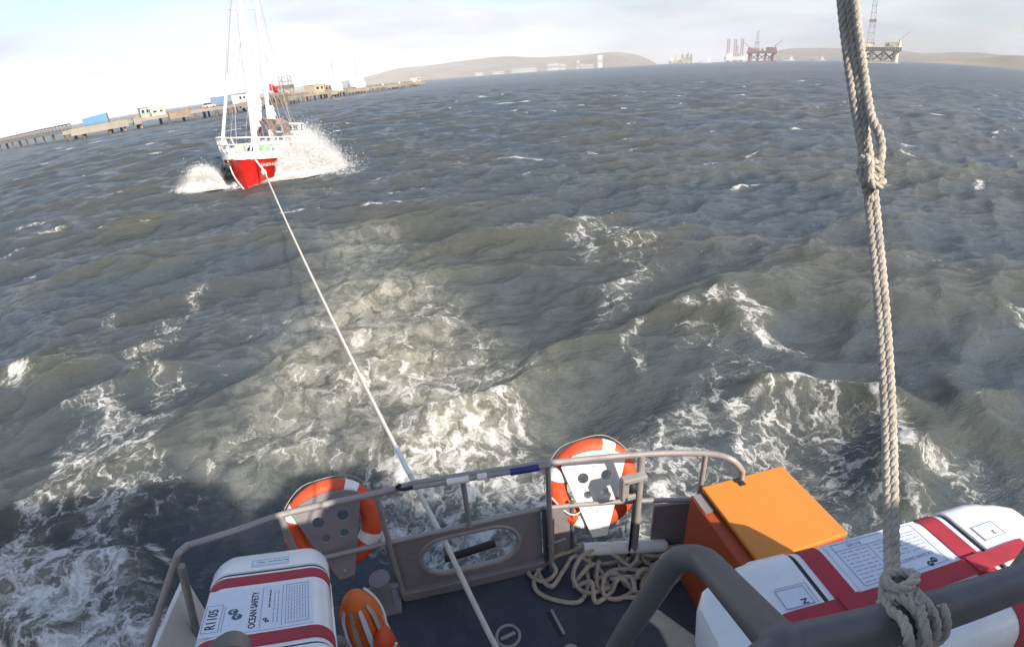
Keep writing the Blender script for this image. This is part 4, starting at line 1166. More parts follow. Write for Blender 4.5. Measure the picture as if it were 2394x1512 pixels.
# rails: top rail follows the rounded stern
RZ = 2.1
rp = [AZ(440, 1274, RZ - 0.06), AZ(560, 1237, RZ), AZ(680, 1197, RZ), AZ(890, 1151, RZ), AZ(1000, 1124, RZ), AZ(1255, 1086, RZ), AZ(1420, 1068, RZ), AZ(1560, 1059, RZ), AZ(1660, 1061, RZ), AZ(1712, 1075, RZ - 0.02), AZ(1736, 1100, RZ - 0.14)]
tail = rp[-1] + Vector((0.02, -0.02, -0.9))
top = [bl_(p) for p in smooth_path(rp, 6)] + [bl_(tail)]
rail = MB().tube(top, 0.0235, 12).build('stern_rail', m_rail, boat)
MZ = 1.57
mp_ = [AZ(700, 1316, MZ), AZ(905, 1269, MZ), AZ(1090, 1228, MZ), AZ(1262, 1190, MZ), AZ(1400, 1176, MZ), AZ(1500, 1170, MZ), AZ(1640, 1168, MZ)]
MB().tube([bl_(p) for p in smooth_path(mp_, 6)], 0.020, 10).build('middle_rail', m_rail, rail)
def post(u, v, r=0.021, zt=RZ, name='rail_post', m=None, foot=DZ, sh=(0, 0)):
    p = AZ(u, v, zt)
    return MB().tube([bl_(p), bl_((p.x + sh[0], p.y + sh[1], foot))], r, 10).build(name, m or m_rail, rail)
post(878, 1153); post(1080, 1112, foot=MZ); post(1280, 1083); post(1650, 1062)
pc = AZ(1500, 1062, RZ)
post(1500, 1062, 0.031)
for u, v, z, u2, v2, z2 in ((415, 1300, 2.04, 345, 1512, 1.35), (424, 1322, 1.97, 470, 1512, 0.96)):
    MB().tube([bl_(AZ(u, v, z)), bl_(AZ(u2, v2, z2))], 0.027, 10).build('rail_post', m_rail, rail)
MB().tube(fillet([bl_(rp[0]), bl_(AZ(418, 1292, 2.07)), bl_(AZ(415, 1304, 2.02))], 0.05), 0.027, 10).build('rail_corner', m_rail, rail)
post(655, 1206, 0.024)
# white cleat lamp bracket on the right post
br = MB().box(bl_((pc.x - 0.075, pc.y - 0.05, 1.93)), (0.20, 0.07, 0.05)).box(bl_((pc.x - 0.15, pc.y - 0.05, 1.84)), (0.06, 0.07, 0.20)).box(bl_((pc.x - 0.11, pc.y - 0.05, 1.765)), (0.10, 0.07, 0.05))
br.build('lamp_bracket', m_rail, rail, 0, bevel=0.012)
MB().ball(bl_((pc.x - 0.085, pc.y - 0.06, 1.845)), (0.04, 0.035, 0.05), 12).build('lamp', m_black, rail)
MB().tube([bl_((pc.x - 0.035, pc.y - 0.01, 1.86)), bl_((pc.x - 0.05, pc.y - 0.01, 0.95))], 0.011, 6).build('lamp_cable', m_black, rail)
# plates and fittings of the right quarter
plate('quarter_plate', m_grey, [(0, 0), (0.50, 0), (0.50, 0.56), (0, 0.56)], [], 0.02, frame_from(bl_((1.58, 2.70, 0.93)), (1, -0.18, 0), (0, 0, 1)), boat)
plate('quarter_plate', m_grey, [(0, 0), (0.20, 0), (0.20, 0.62), (0, 0.62)], [], 0.02, frame_from(bl_((0.71, 2.86, 0.93)), (1, -0.06, 0), (0, 0, 1)), boat)
for x in (0.695, 0.93): MB().tube([bl_((x, 2.84, 0.9)), bl_((x, 2.84, 1.6))], 0.018, 8).build('plate_stiffener', m_hull, boat)
MB().tube([bl_((0.74, 2.80, 0.95)), bl_((0.76, 2.80, 1.5))], 0.012, 8).tube([bl_((0.70, 2.79, 1.22)), bl_((0.86, 2.79, 1.25))], 0.010, 6).build('gate_pin', m_rail, boat)
MB().tube([bl_(AZ(1366, 1284, 1.06)), bl_(AZ(1545, 1274, 1.06))], 0.055, 16).ball(bl_(AZ(1548, 1274, 1.06)), 0.055, 14).build('fairlead_roller', m_white, boat)
for u in (1395, 1530): q = AZ(u, 1282, 1.05); MB().tube([bl_(q), bl_((q.x, q.y, 0.9))], 0.03, 8).build('roller_support', m_grey, boat)
# left quarter: white bulwark and bollard
plate('bulwark_panel', m_white, [(0, 0), (0.75, 0), (0.75, 0.62), (0.10, 0.66), (0, 0.5)], [], 0.03, frame_from(bl_((-2.13, 2.16, 0.92)), (0.05, 1, 0), (0, 0, 1)), boat)
bo_ = AZ(905, 1410, DZ)
MB().tube([bl_((bo_.x, bo_.y, DZ)), bl_((bo_.x, bo_.y, DZ + 0.30))], 0.065, 16).tube([bl_((bo_.x, bo_.y, DZ + 0.30)), bl_((bo_.x, bo_.y, DZ + 0.325))], 0.085, 16).tube([bl_((bo_.x - 0.13, bo_.y, DZ + 0.2)), bl_((bo_.x + 0.13, bo_.y, DZ + 0.2))], 0.025, 10).box(bl_((bo_.x, bo_.y, DZ + 0.012)), (0.24, 0.24, 0.02)).build('bollard', m_grey, boat, 40)
# deck fittings
c = AZ(1188, 1487, DZ); ring_ = MB()
ring_.tube([bl_((c.x + 0.088 * math.cos(a), c.y + 0.088 * math.sin(a), DZ + 0.006)) for a in np.linspace(0, 2 * PI, 33)[:-1]], 0.013, 8, closed=True)
ring_.box(bl_((c.x, c.y, DZ + 0.006)), (0.12, 0.028, 0.012), Matrix.Rotation(0.2, 3, 'Z'))
ring_.build('deck_filler_cap', m_rail, boat)
a, b = AZ(1289, 1426, DZ), AZ(1319, 1482, DZ)
MB().box(bl_(a.lerp(b, 0.5) + Vector((0, 0, 0.006))), ((b - a).length, 0.022, 0.012), Matrix.Rotation(math.atan2(b.y - a.y, b.x - a.x), 3, 'Z')).build('deck_strip', m_rail, boat, 0)
a2 = Vector((-0.016, -0.01, 0))
MB().box(bl_(a.lerp(b, 0.5) + a2 + Vector((-0.012, 0, 0.004))), ((b - a).length, 0.024, 0.007), Matrix.Rotation(math.atan2(b.y - a.y, b.x - a.x), 3, 'Z')).build('deck_slot', m_black, boat, 0)
q = AZ(1330, 1512, DZ)
MB().tube([bl_((q.x, q.y - 0.05, DZ)), bl_((q.x, q.y - 0.05, DZ + 0.03))], 0.06, 20).build('deck_vent', m_rail, boat, 30)
# wheelhouse behind the camera (casts the shade that lies over the stern)
wh = MB().loft([[bl_((x, y, z)) for x, y in ((-1.9, -6.0), (2.5, -6.0), (2.5, -0.55), (-1.9, -0.55))] for z in (DZ, 3.15)]).build('wheelhouse', m_white, boat, 20, bevel=0.03)
MB().box(bl_((0.4, -3.25, 3.19)), (4.8, 5.6, 0.08)).build('roof_deck', m_deck, wh, 0)
for x in (-1.1, 1.3): MB().box(bl_((x, -0.53, 2.2)), (0.8, 0.05, 0.6)).build('window', m_glass, wh, 0, bevel=0.01)
MB().box(bl_((0.1, -0.53, 1.9)), (0.75, 0.06, 1.85)).build('door', m_grey, wh, 0, bevel=0.01)
ub = MB().loft([[bl_((x, y, z)) for x, y in ((-1.6, -3.6), (2.85, -3.6), (2.85, -0.75), (-1.6, -0.75))] for z in (3.23, 5.22)]).build('upper_bridge', m_white, boat, 20, bevel=0.05)
for x in (-0.9, 0.05, 1.0): MB().box(bl_((x, -0.73, 4.3)), (0.7, 0.05, 0.6)).build('window', m_glass, ub, 0, bevel=0.01)
MB().box(bl_((-0.35, -1.5, 5.66)), (2.5, 1.4, 0.86)).build('rail_shade_block', m_white, boat, 0, bevel=0.04)  # unseen block added on the bridge to shade the left rail
MB().box(bl_((2.24, -1.5, 5.60)), (1.22, 1.4, 0.74)).build('rail_shade_block', m_white, boat, 0, bevel=0.04)  # second added block shades mid rail; the gap keeps sun on the rope
MB().box(bl_((-0.1, -2.6, 6.45)), (3.0, 0.5, 2.4)).build('water_shade_slab', m_white, boat, 0, bevel=0.04)  # unseen slab added, widened and raised to stretch the shade over the water

# ladder hand rails beside the camera: a hoop on each side and a cross bar to starboard
J = AD(1832, 1512, 0.64); JZ = J.z
hr = MB()
hoop = fillet([J, AD(1645, 1306, 0.92), AD(1580, 1304, 0.97), AD(1440, 1512, 1.28), AD(1395, 1620, 1.6)], 0.11, 8)
hoop = [Vector(p) for p in hoop]
hand = MB().tube([bl_(p) for p in hoop], 0.0225, 18).build('hand_rail', m_pipe, boat)
bar = [J, AD(2112, 1450, 0.675), AD(2394, 1357, 0.80), AD(2394, 1357, 0.80) + Vector((0.9, 0.25, 0.0))]
MB().tube([bl_(J + Vector((-0.10, -0.03, -0.0)))] + [bl_(p) for p in bar], 0.0215, 18).build('cross_bar', m_pipe, hand)
MB().ball(bl_(J), 0.0265, 16).build('weld', m_pipe, hand)
lb = [AD(540, 1560, 0.72), AD(548, 1508, 0.86), AD(505, 1540, 0.95), AD(470, 1640, 1.2)]
MB().tube([bl_(p) for p in fillet(lb, 0.10, 8)], 0.0235, 18).build('hand_rail', m_pipe, boat)

# ------------------------------------------------------------------ life raft canisters
CW, CH, SEP, EC, DOME = 0.62, 0.42, 0.53, 0.33, 0.0
def rrect(w, h, r, n=6):
    pts = []
    for cx_, cy_, a0 in ((w / 2 - r, h / 2 - r, 0), (-w / 2 + r, h / 2 - r, 90), (-w / 2 + r, -h / 2 + r, 180), (w / 2 - r, -h / 2 + r, 270)):
        for k in range(n + 1):
            a = R_(a0 + 90 * k / n); pts.append((cx_ + r * math.cos(a), cy_ + r * math.sin(a)))
    return pts
def band_loft(x0, x1, grow, r=0.10):
    n = 5
    out = rrect(CW + 2 * grow, CH + 2 * grow, r + grow); inn = rrect(CW - 0.01, CH - 0.01, r - 0.005)
    return [[Vector((x0, y, z)) for y, z in inn], [Vector((x0, y, z)) for y, z in out], [Vector((x1, y, z)) for y, z in out], [Vector((x1, y, z)) for y, z in inn]]
def lab_m(x, y, up=1, out=0.0042):
    """frame on the top face: text reads along local +x (up=1) or -x (up=-1)"""
    return frame_from((x, y, CH / 2 + out), (up, 0, 0), (0, up, 0))
def canister(label, M4, long_strap):
    e = empty('life_raft_canister', (0, 0, 0), label, 'life raft', 'life raft canisters')
    e.matrix_world = M4
    L = SEP + 2 * EC
    body = [(-L / 2 - 0.085 - DOME, 0.45, 0.42), (-L / 2 - 0.075 - DOME, 0.66, 0.64), (-L / 2 - 0.045 - DOME * 0.8, 0.83, 0.80), (-L / 2 - DOME * 0.3, 0.925, 0.90), (-L / 2 + 0.035, 0.962, 0.945), (-L / 2 + 0.07, 0.995, 0.99), (-L / 2 + 0.10, 1.0, 1.0), (-L / 2 + 0.125, 1.018, 1.03), (-SEP / 2 - 0.095, 1.018, 1.03), (-SEP / 2 - 0.09, 0.985, 0.975)]
    rings = [[Vector((x, y * a, z * b)) for y, z in rrect(CW, CH, 0.10)] for x, a, b in body]
    mid = [(-SEP / 2 - 0.074, 0.985, 0.975), (-SEP / 2 - 0.070, 1, 1)]
    rings += [[Vector((x, y * a, z * b)) for y, z in rrect(CW, CH, 0.10)] for x, a, b in mid]
    rings += [[Vector((-p.x, p.y, p.z)) for p in r] for r in reversed(rings)]
    sh = MB().loft(rings).build('shell', m_gel, e, 30)
    for sg in (-1, 1):
        MB().loft(band_loft(sg * SEP / 2 + sg * 0.0715, sg * SEP / 2 + sg * 0.0925, -0.002), cap=False).build('seam_gasket', m_seam, e, 30)
        MB().loft(band_loft(sg * SEP / 2 - 0.045, sg * SEP / 2 + 0.045, 0.0045), cap=False).build('strap', m_band, e, 30)
    # belt line where the two half shells meet
    MB().loft([[Vector((-L / 2 + 0.03, y, z)) for y, z in rrect(CW * 0.99, 0.03, 0.012)], [Vector((-L / 2 + 0.14, y, z)) for y, z in rrect(CW + 0.030, 0.03, 0.012)], [Vector((L / 2 - 0.14, y, z)) for y, z in rrect(CW + 0.030, 0.03, 0.012)], [Vector((L / 2 - 0.03, y, z)) for y, z in rrect(CW * 0.99, 0.03, 0.012)]]).build('half_joint', m_gel, e, 30)
    if long_strap is not None:
        y0 = long_strap
        zt = CH / 2 + 0.012
        pr_ = [(-L / 2 - 0.008, -0.08), (-L / 2 - 0.008, 0.10), (-L / 2 + 0.02, 0.165), (-L / 2 + 0.10, zt - 0.002), (-L / 2 + 0.16, zt + 0.002), (L / 2 - 0.16, zt + 0.002), (L / 2 - 0.10, zt - 0.002), (L / 2 - 0.02, 0.165), (L / 2 + 0.008, 0.10), (L / 2 + 0.008, -0.08)]
        MB().loft([[Vector((x, y0 - 0.042, z)), Vector((x, y0 + 0.042, z)), Vector((x, y0 + 0.042, z + 0.003)), Vector((x, y0 - 0.042, z + 0.003))] for x, z in pr_]).build('strap', m_band, e, 20)
        for sg in (-1, 1): MB().box((sg * SEP / 2, y0, zt + 0.008), (0.09, 0.085, 0.006)).build('strap_patch', m_band, e, 0)
    return e
def strokes(name, segs, w, mat, parent, zo=0.0045):
    mb = MB()
    for x0, y0, x1, y1 in segs:
        l = math.hypot(x1 - x0, y1 - y0)
        mb.box(((x0 + x1) / 2, (y0 + y1) / 2, CH / 2 + zo), (l + w, w, 0.0006), Matrix.Rotation(math.atan2(y1 - y0, x1 - x0), 3, 'Z'))
    return mb.build(name, mat, parent, 0)
def frame_box(x0, y0, x1, y1): return [(x0, y0, x1, y0), (x1, y0, x1, y1), (x1, y1, x0, y1), (x0, y1, x0, y0)]
def globe_logo(x, y, r, parent, mat):
    mb = MB()
    def disc(cx_, cy_):
        ring = [Vector((cx_ + r * math.cos(a), cy_ + r * math.sin(a), CH / 2 + 0.0044)) for a in np.linspace(0, 2 * PI, 25)[:-1]]
        mb.loft([ring, [p + Vector((0, 0, 0.0006)) for p in ring]])
    disc(x, y); disc(x + r * 1.9, y + r * 0.9)
    o = mb.build('printed_emblem', mat, parent, 0)
    mb2 = MB()
    for cx_, cy_ in ((x, y), (x + r * 1.9, y + r * 0.9)):
        mb2.tube([Vector((cx_ - r * 0.6, cy_ - r * 0.1, CH / 2 + 0.0052)), Vector((cx_, cy_ + r * 0.3, CH / 2 + 0.0052)), Vector((cx_ + r * 0.6, cy_ - r * 0.2, CH / 2 + 0.0052))], r * 0.12, 4)
    mb2.build('printed_emblem', m_label, parent, 0)

# left canister: long axis pointing aft, tilted on its cradle
Ml = Matrix(((-0.1931, -0.9684, 0.1579), (0.9227, -0.1245, 0.3648), (-0.3336, 0.2161, 0.9176))).to_4x4()
up = Vector((0.1579, 0.3648, 0.9176)); Ml.translation = Vector((-0.978, 1.763, 2.499)) - up * (CH / 2)
cl = canister('white raft canister marked R1105, at the left edge of the stern', Ml, None)
lb_ = empty('label', (0, 0, 0)); lb_.parent = cl
MB().box((-0.005, 0.03, CH / 2 + 0.0018), (0.385, 0.50, 0.0036)).build('label_sheet', m_label, lb_, 0)
# text reads along +x (aft); its top points to the left of the picture (+y of the canister)
text('lettering', 'R1105', 0.062, lab_m(-0.06, 0.235, 1), m_ink, lb_, 1.05, 0.001)
strokes('printed_frame', frame_box(-0.165, 0.198, 0.055, 0.272) + [(-0.165, 0.185, 0.03, 0.185)], 0.003, m_ink2, lb_)
globe_logo(-0.065, 0.125, 0.024, lb_, m_teal)
text('lettering', 'OCEAN SAFETY', 0.044, lab_m(-0.02, 0.052, 1), m_ink, lb_, 1.0, 0.0008)
strokes('printed_rule', [(-0.18, 0.018, 0.17, 0.018), (-0.18, -0.078, 0.17, -0.078)], 0.003, m_ink2, lb_)
g = random.Random(2)
def fine_print(x0, x1, ys, mat, parent, w=0.004):
    segs = []
    for y in ys:
        x = x0
        while x < x1:
            l = g.uniform(0.008, 0.03); segs.append((x, y, min(x1, x + l), y)); x += l + g.uniform(0.006, 0.016)
    strokes('fine_print', segs, w, mat, parent)
fine_print(-0.02, 0.14, (-0.018,), m_ink, lb_, 0.006)
fine_print(-0.15, 0.12, (-0.040, -0.058), m_ink2, lb_)
globe_logo(-0.135, -0.012, 0.010, lb_, m_ink)
strokes('printed_frame', frame_box(-0.17, -0.20, 0.165, -0.095), 0.003, m_ink2, lb_)
fine_print(-0.15, 0.15, [-0.108 - 0.013 * i for i in range(7)], m_ink2, lb_, 0.0035)
sm = empty('label', (0, 0, 0)); sm.parent = cl
z_off = 0.010
MB().box((SEP / 2 + 0.165, -0.0, CH / 2 * 1.03 + 0.0018), (0.075, 0.20, 0.003)).build('label_sheet', m_label, sm, 0)
strokes('printed_frame', frame_box(SEP / 2 + 0.135, -0.095, SEP / 2 + 0.195, 0.095), 0.003, m_ink2, sm, 0.0102)
strokes('fine_print', [(SEP / 2 + 0.163, y, SEP / 2 + 0.170, y + 0.018) for y in (-0.09, -0.06, -0.035, -0.01, 0.03, 0.05)], 0.005, m_ink, sm, 0.0102)
# right canister: lying across the boat, tilted aft
CW, CH, SEP, EC, DOME = 0.66, 0.46, 0.60, 0.37, 0.075
Mr = Matrix(((0.9945, 0.1115, -0.0389), (-0.106, 0.9874, 0.1256), (0.043, -0.1207, 0.9913))).to_4x4()
up = Vector((-0.0389, 0.1256, 0.9913)); Mr.translation = Vector((1.686, 0.825, 2.885)) - up * (CH / 2)
cr = canister('white raft canister with crossed red straps, beside the thick grey pipe', Mr, -0.035)
lr = empty('label', (0, 0, 0)); lr.parent = cr
MB().box((0.0, 0.145, CH / 2 + 0.0018), (0.46, 0.26, 0.0036)).build('label_sheet', m_label, lr, 0)
strokes('printed_frame', frame_box(-0.20, 0.035, 0.20, 0.262) + [(-0.20, 0.225, 0.20, 0.225), (-0.05, 0.035, -0.05, 0.225)], 0.0025, m_ink2, lr)
fine_print(-0.185, -0.065, [0.21 - 0.02 * i for i in range(9)], m_ink2, lr, 0.003)
fine_print(-0.03, 0.185, [0.21 - 0.02 * i for i in range(5)], m_ink2, lr, 0.003)
globe_logo(0.12, 0.045, 0.014, lr, m_ink)
text('lettering', 'OCEAN SAFETY', 0.024, lab_m(0.09, 0.095, -1), m_ink2, lr)
text('lettering', 'R1105', 0.026, lab_m(-0.10, 0.244, -1), m_ink2, lr)
l2 = empty('label', (0, 0, 0)); l2.parent = cr
MB().box((-SEP / 2 - 0.19, 0.065, CH / 2 + 0.0085), (0.12, 0.09, 0.003)).build('label_sheet', m_label, l2, 0)
strokes('printed_frame', frame_box(-SEP / 2 - 0.248, 0.022, -SEP / 2 - 0.132, 0.108) + [(-SEP / 2 - 0.25, 0.118, -SEP / 2 - 0.115, 0.118), (-SEP / 2 - 0.115, 0.118, -SEP / 2 - 0.115, 0.022)], 0.0025, m_ink2, l2, 0.011)
text('lettering', 'N', 0.034, lab_m(-SEP / 2 - 0.165, 0.038, 1, 0.011) @ Matrix.Rotation(R_(-90), 4, 'Z'), m_ink, l2, 1.0, 0.0008)
l3 = empty('label', (0, 0, 0)); l3.parent = cr
MB().box((SEP / 2 + 0.185, 0.10, CH / 2 + 0.0085), (0.12, 0.09, 0.003)).build('label_sheet', m_label, l3, 0)
strokes('printed_frame', frame_box(SEP / 2 + 0.128, 0.058, SEP / 2 + 0.242, 0.142), 0.0025, m_ink2, l3, 0.011)
text('lettering', '2', 0.03, lab_m(SEP / 2 + 0.20, 0.085, -1, 0.011), m_ink, l3)
l4 = empty('label', (0, 0, 0)); l4.parent = cr
mbr = MB().tube([Vector((0.06 + 0.035 * math.cos(a), -0.115 + 0.035 * math.sin(a), CH / 2 + 0.001)) for a in np.linspace(0, 2 * PI, 30)[:-1]], 0.0035, 6, closed=True)
mbr.build('printed_emblem', m_ink, l4)
strokes('fine_print', [(0.04, -0.115, 0.08, -0.115), (0.06, -0.135, 0.06, -0.095), (0.045, -0.102, 0.075, -0.13)], 0.004, m_teal, l4, 0.0006)
# cradles carrying the canisters
for M4, xs in ((Ml, (-0.3, 0.3)), (Mr, (-0.35, 0.35))):
    for x in xs:
        ck = MB()
        p = [M4 @ Vector((x, y, -CH / 2 - 0.03)) for y in (-0.36, 0.36)]
        ck.tube([bl_(q) for q in p], 0.03, 8)
        for q in p: ck.tube([bl_(q), bl_((q.x, q.y, DZ))], 0.028, 8)
        ck.build('raft_cradle', m_grey, boat)

# ------------------------------------------------------------------ life rings and their boards
def life_ring(center, nrm, roll, label, scl=1.0):
    z = Vector(nrm).normalized(); up = Vector((0, 0, 1)); y = (up - z * up.dot(z)).normalized(); x = y.cross(z)
    M4 = Matrix((x, y, z)).transposed().to_4x4(); M4.translation = center
    M4 = M4 @ Matrix.Rotation(roll, 4, 'Z')
    M4 = M4 @ Matrix.Scale(scl, 4)
    e = empty('life_ring', (0, 0, 0), label, 'life ring', 'life rings on the stern rail'); e.matrix_world = M4
    Rm, rm = 0.315, 0.088
    def tor(a0, a1, r, n, sq=0.85):
        rings = []
        for i in range(n + 1):
            a = a0 + (a1 - a0) * i / n
            rings.append([Vector(((Rm + r * math.cos(b)) * math.cos(a), (Rm + r * math.cos(b)) * math.sin(a), r * sq * math.sin(b))) for b in np.linspace(0, 2 * PI, 17)[:-1]])
        return rings
    MB().loft(tor(0, 2 * PI, rm, 64), cap=False).build('ring_body', m_ring, e, 60)
    for k in range(4):
        a = PI / 4 + k * PI / 2
        MB().loft(tor(a - 0.15, a + 0.15, rm + 0.004, 8)).build('reflective_band', m_tape, e, 40)
    pts = []
    for i in range(49):
        a = 2 * PI * i / 48; w = abs(math.sin(2 * a + PI / 2 * 0))
        pts.append(Vector((math.cos(a) * (Rm + rm + 0.002 + 0.016 * w), math.sin(a) * (Rm + rm + 0.002 + 0.016 * w), -0.045 + 0.03 * math.sin(6 * a))))
    MB().tube(pts, 0.0032, 6, closed=False).build('grab_line', m_ropegrey, e)
    lp = [Vector((-Rm - 0.05, 0.10, rm)), Vector((-Rm + 0.02, -0.09, rm + 0.02)), Vector((-Rm + 0.12, -0.12, rm + 0.01)), Vector((-Rm + 0.18, -0.02, rm - 0.02))]
    MB().tube(smooth_path(lp, 6), 0.006, 6).build('toggle_line', m_line, e)
    return M4
def ring_board(M4, mat, sc_=1.0):
    arc = [(0.275 * math.cos(a), 0.22 + 0.11 * math.sin(a)) for a in np.linspace(0, PI, 11)]
    outer = arc + [(-0.065, -0.43), (0.065, -0.43)]
    holes = [circle(0.10, 0.105, 0.046), circle(-0.10, 0.105, 0.046), circle(0.074, -0.045, 0.034), circle(-0.074, -0.045, 0.034)]
    B4 = Matrix.Translation(-BO) @ M4 @ Matrix.Translation((0, 0, 0.098))
    o = plate('ring_board', mat, outer, holes, 0.012, B4, boat, 0.003)
    for x, y in ((0, 0.2), (0, -0.2), (0.0, -0.36)):
        MB().ball(B4 @ Vector((x, y, 0.008)), 0.010, 8).build('bolt', m_wire, o)
    lg = MB().loft([[B4 @ Vector((x, y, z)) for x, y in ((-0.05, -0.30), (0.05, -0.30), (0.045, -0.26), (-0.045, -0.26))] for z in (-0.18, -0.006)])
    lg.build('board_foot', mat, o, 20)
RcR = AD(1386, 1131, 4.42); RcL = AD(780, 1228, 4.40)
MR = life_ring(RcR, (-0.10, -0.92, 0.38), 0.35, 'orange life ring in sunlight, on the rail right of the oval opening', 0.955)
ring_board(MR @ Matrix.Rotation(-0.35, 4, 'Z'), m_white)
ML = life_ring(RcL, (0.16, -0.92, 0.36), 0.15, 'orange life ring in shade, behind the left raft canister', 0.93)
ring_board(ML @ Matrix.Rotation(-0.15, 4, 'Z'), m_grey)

# ------------------------------------------------------------------ orange locker
lz = 1.83
loc_ = empty('deck_locker', (2.10, 2.08, DZ), 'tall orange locker with a flat lid, on the right of the stern', 'locker')
rotl = 0.0
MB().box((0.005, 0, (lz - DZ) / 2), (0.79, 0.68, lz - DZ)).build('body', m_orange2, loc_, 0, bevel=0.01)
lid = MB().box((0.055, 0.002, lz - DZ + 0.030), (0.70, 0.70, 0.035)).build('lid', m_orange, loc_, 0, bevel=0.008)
MB().box((-0.34, 0.24, lz - DZ + 0.003), (0.075, 0.18, 0.006)).build('hinge_plate', m_grey, loc_, 0)
MB().box((0.0, 0.325, lz - DZ + 0.052), (0.075, 0.035, 0.012)).box((0.0, 0.29, lz - DZ + 0.051), (0.05, 0.05, 0.008)).build('latch', m_black, lid, 0, bevel=0.003)
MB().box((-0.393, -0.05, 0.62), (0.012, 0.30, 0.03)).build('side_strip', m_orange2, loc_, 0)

# ------------------------------------------------------------------ orange rescue bag beside the left canister
bg = empty('rescue_bag', (-0.69, 2.16, DZ), 'tall orange rescue bag with pale straps, right of the left canister', 'bag')
g = random.Random(6)
prof = [(0.04, 0.02), (0.11, 0.05), (0.125, 0.2), (0.12, 0.5), (0.125, 0.78), (0.112, 0.92), (0.08, 1.0), (0.03, 1.04)]
rr_ = []
for r, z in prof:
    rr_.append([Vector((r * (1 + 0.05 * math.sin(3 * a + z * 9) + 0.03 * math.sin(7 * a + z * 4)) * math.cos(a), r * (1 + 0.05 * math.sin(3 * a + z * 9)) * math.sin(a), z)) for a in np.linspace(0, 2 * PI, 33)[:-1]])
MB().loft(rr_).build('bag_body', m_bag, bg, 60)
for a in (-2.3, -1.75, -1.2, -0.6):
    MB().loft([[Vector(((r + 0.012) * math.cos(a + w), (r + 0.012) * math.sin(a + w), z)) for w in (-0.12, 0.12)] for r, z in prof[1:7]], closed=False, cap=False).build('strap', m_label if a in (-2.3, -1.2) else m_ropegrey, bg, 30)
for z0, z1 in ((0.35, 0.75), (0.60, 0.92)):
    MB().tube(smooth_path([Vector((0.14 * math.cos(a), 0.14 * math.sin(a), z0 + (z1 - z0) * (a + 0.9) / 2.2)) for a in np.linspace(-0.9, 1.3, 9)], 4), 0.010, 6).build('cord', m_line, bg)

MB().loft([[Vector((0.11 + r * 0.8 * math.cos(a), -0.09 + r * math.sin(a) * (1 + 0.1 * math.sin(3 * a)), z)) for a in np.linspace(0, 2 * PI, 21)[:-1]] for r, z in ((0.03, 0.16), (0.085, 0.2), (0.10, 0.42), (0.095, 0.62), (0.07, 0.74), (0.02, 0.78))]).build('side_pouch', m_ring, bg, 60)
MB().tube(smooth_path([Vector((0.20, -0.16, 0.72)), Vector((0.13, -0.20, 0.55)), Vector((0.20, -0.17, 0.42)), Vector((0.12, -0.19, 0.28))], 5), 0.009, 6).build('cord', m_line, bg)

# ------------------------------------------------------------------ heap of mooring rope
def coil(label):
    R = 0.0195
    g = random.Random(9)
    paths = []
    def px(path, z=0.93):
        return [AZ(u, v, z if len(t) == 0 else t[0]) for (u, v, *t) in path]
    paths.append(px([(1345, 1262, 1.10), (1300, 1300, 1.0), (1262, 1330), (1248, 1365), (1270, 1392), (1330, 1408), (1362, 1400), (1375, 1360), (1372, 1320, .97), (1395, 1290, 1.0), (1430, 1290, 1.0), (1450, 1320, .97), (1440, 1360), (1405, 1380), (1395, 1350, .96), (1400, 1310, 1.02)]))
    paths.append(px([(1290, 1280, 1.0), (1242, 1320), (1240, 1345), (1275, 1358, .96), (1300, 1335, 1.0), (1290, 1305, 1.0), (1330, 1290, 1.04), (1380, 1275, 1.08), (1440, 1300, 1.03), (1480, 1340), (1478, 1380), (1440, 1400), (1410, 1385, .95), (1420, 1340, 1.0), (1470, 1330, 1.0), (1510, 1345, .96), (1500, 1390), (1460, 1395)]))
    paths.append(px([(1250, 1300, .95), (1262, 1345), (1290, 1370, .97), (1320, 1330, 1.0), (1345, 1300, 1.05), (1400, 1330, .97), (1420, 1370), (1370, 1385, .94), (1340, 1350, 1.0), (1360, 1300, 1.08), (1410, 1280, 1.08), (1470, 1285, 1.05), (1530, 1300, 1.0), (1580, 1290, 1.0), (1600, 1310, .95), (1560, 1340), (1500, 1335, .97), (1450, 1310, 1.03)]))
    paths.append(px([(1420, 1265, 1.1), (1470, 1270, 1.05), (1520, 1290, 1.0), (1560, 1280, 1.02), (1610, 1275, 1.0), (1640, 1295, .94), (1600, 1330), (1540, 1350), (1500, 1370), (1530, 1320, 1.0), (1590, 1300, 1.0), (1625, 1320), (1570, 1365)]))
    for k in range(5):                                  # the heap beneath
        cx_, cy_ = g.uniform(0.72, 1.55), g.uniform(2.42, 2.72)
        p = []
        n = g.randint(9, 15); a0 = g.uniform(0, 6)
        for i in range(n):
            a = a0 + i * 0.62; r = g.uniform(0.10, 0.28)
            p.append(Vector((cx_ + r * 1.15 * math.cos(a), cy_ + r * 0.75 * math.sin(a), DZ + R + g.uniform(0, 0.13) * (1 if i % 3 else 0.2))))
        paths.append(p)
    mb = MB()
    for p in paths: mb.rope(smooth_path(p, 8), R, R * 3.6, 6, step=0.012)
    o = mb.build('coiled_rope', m_ropegrey, None, 60)
    return tag(o, label, 'rope')
coil('heap of thick tan mooring rope lying on the deck under the sunlit ring')

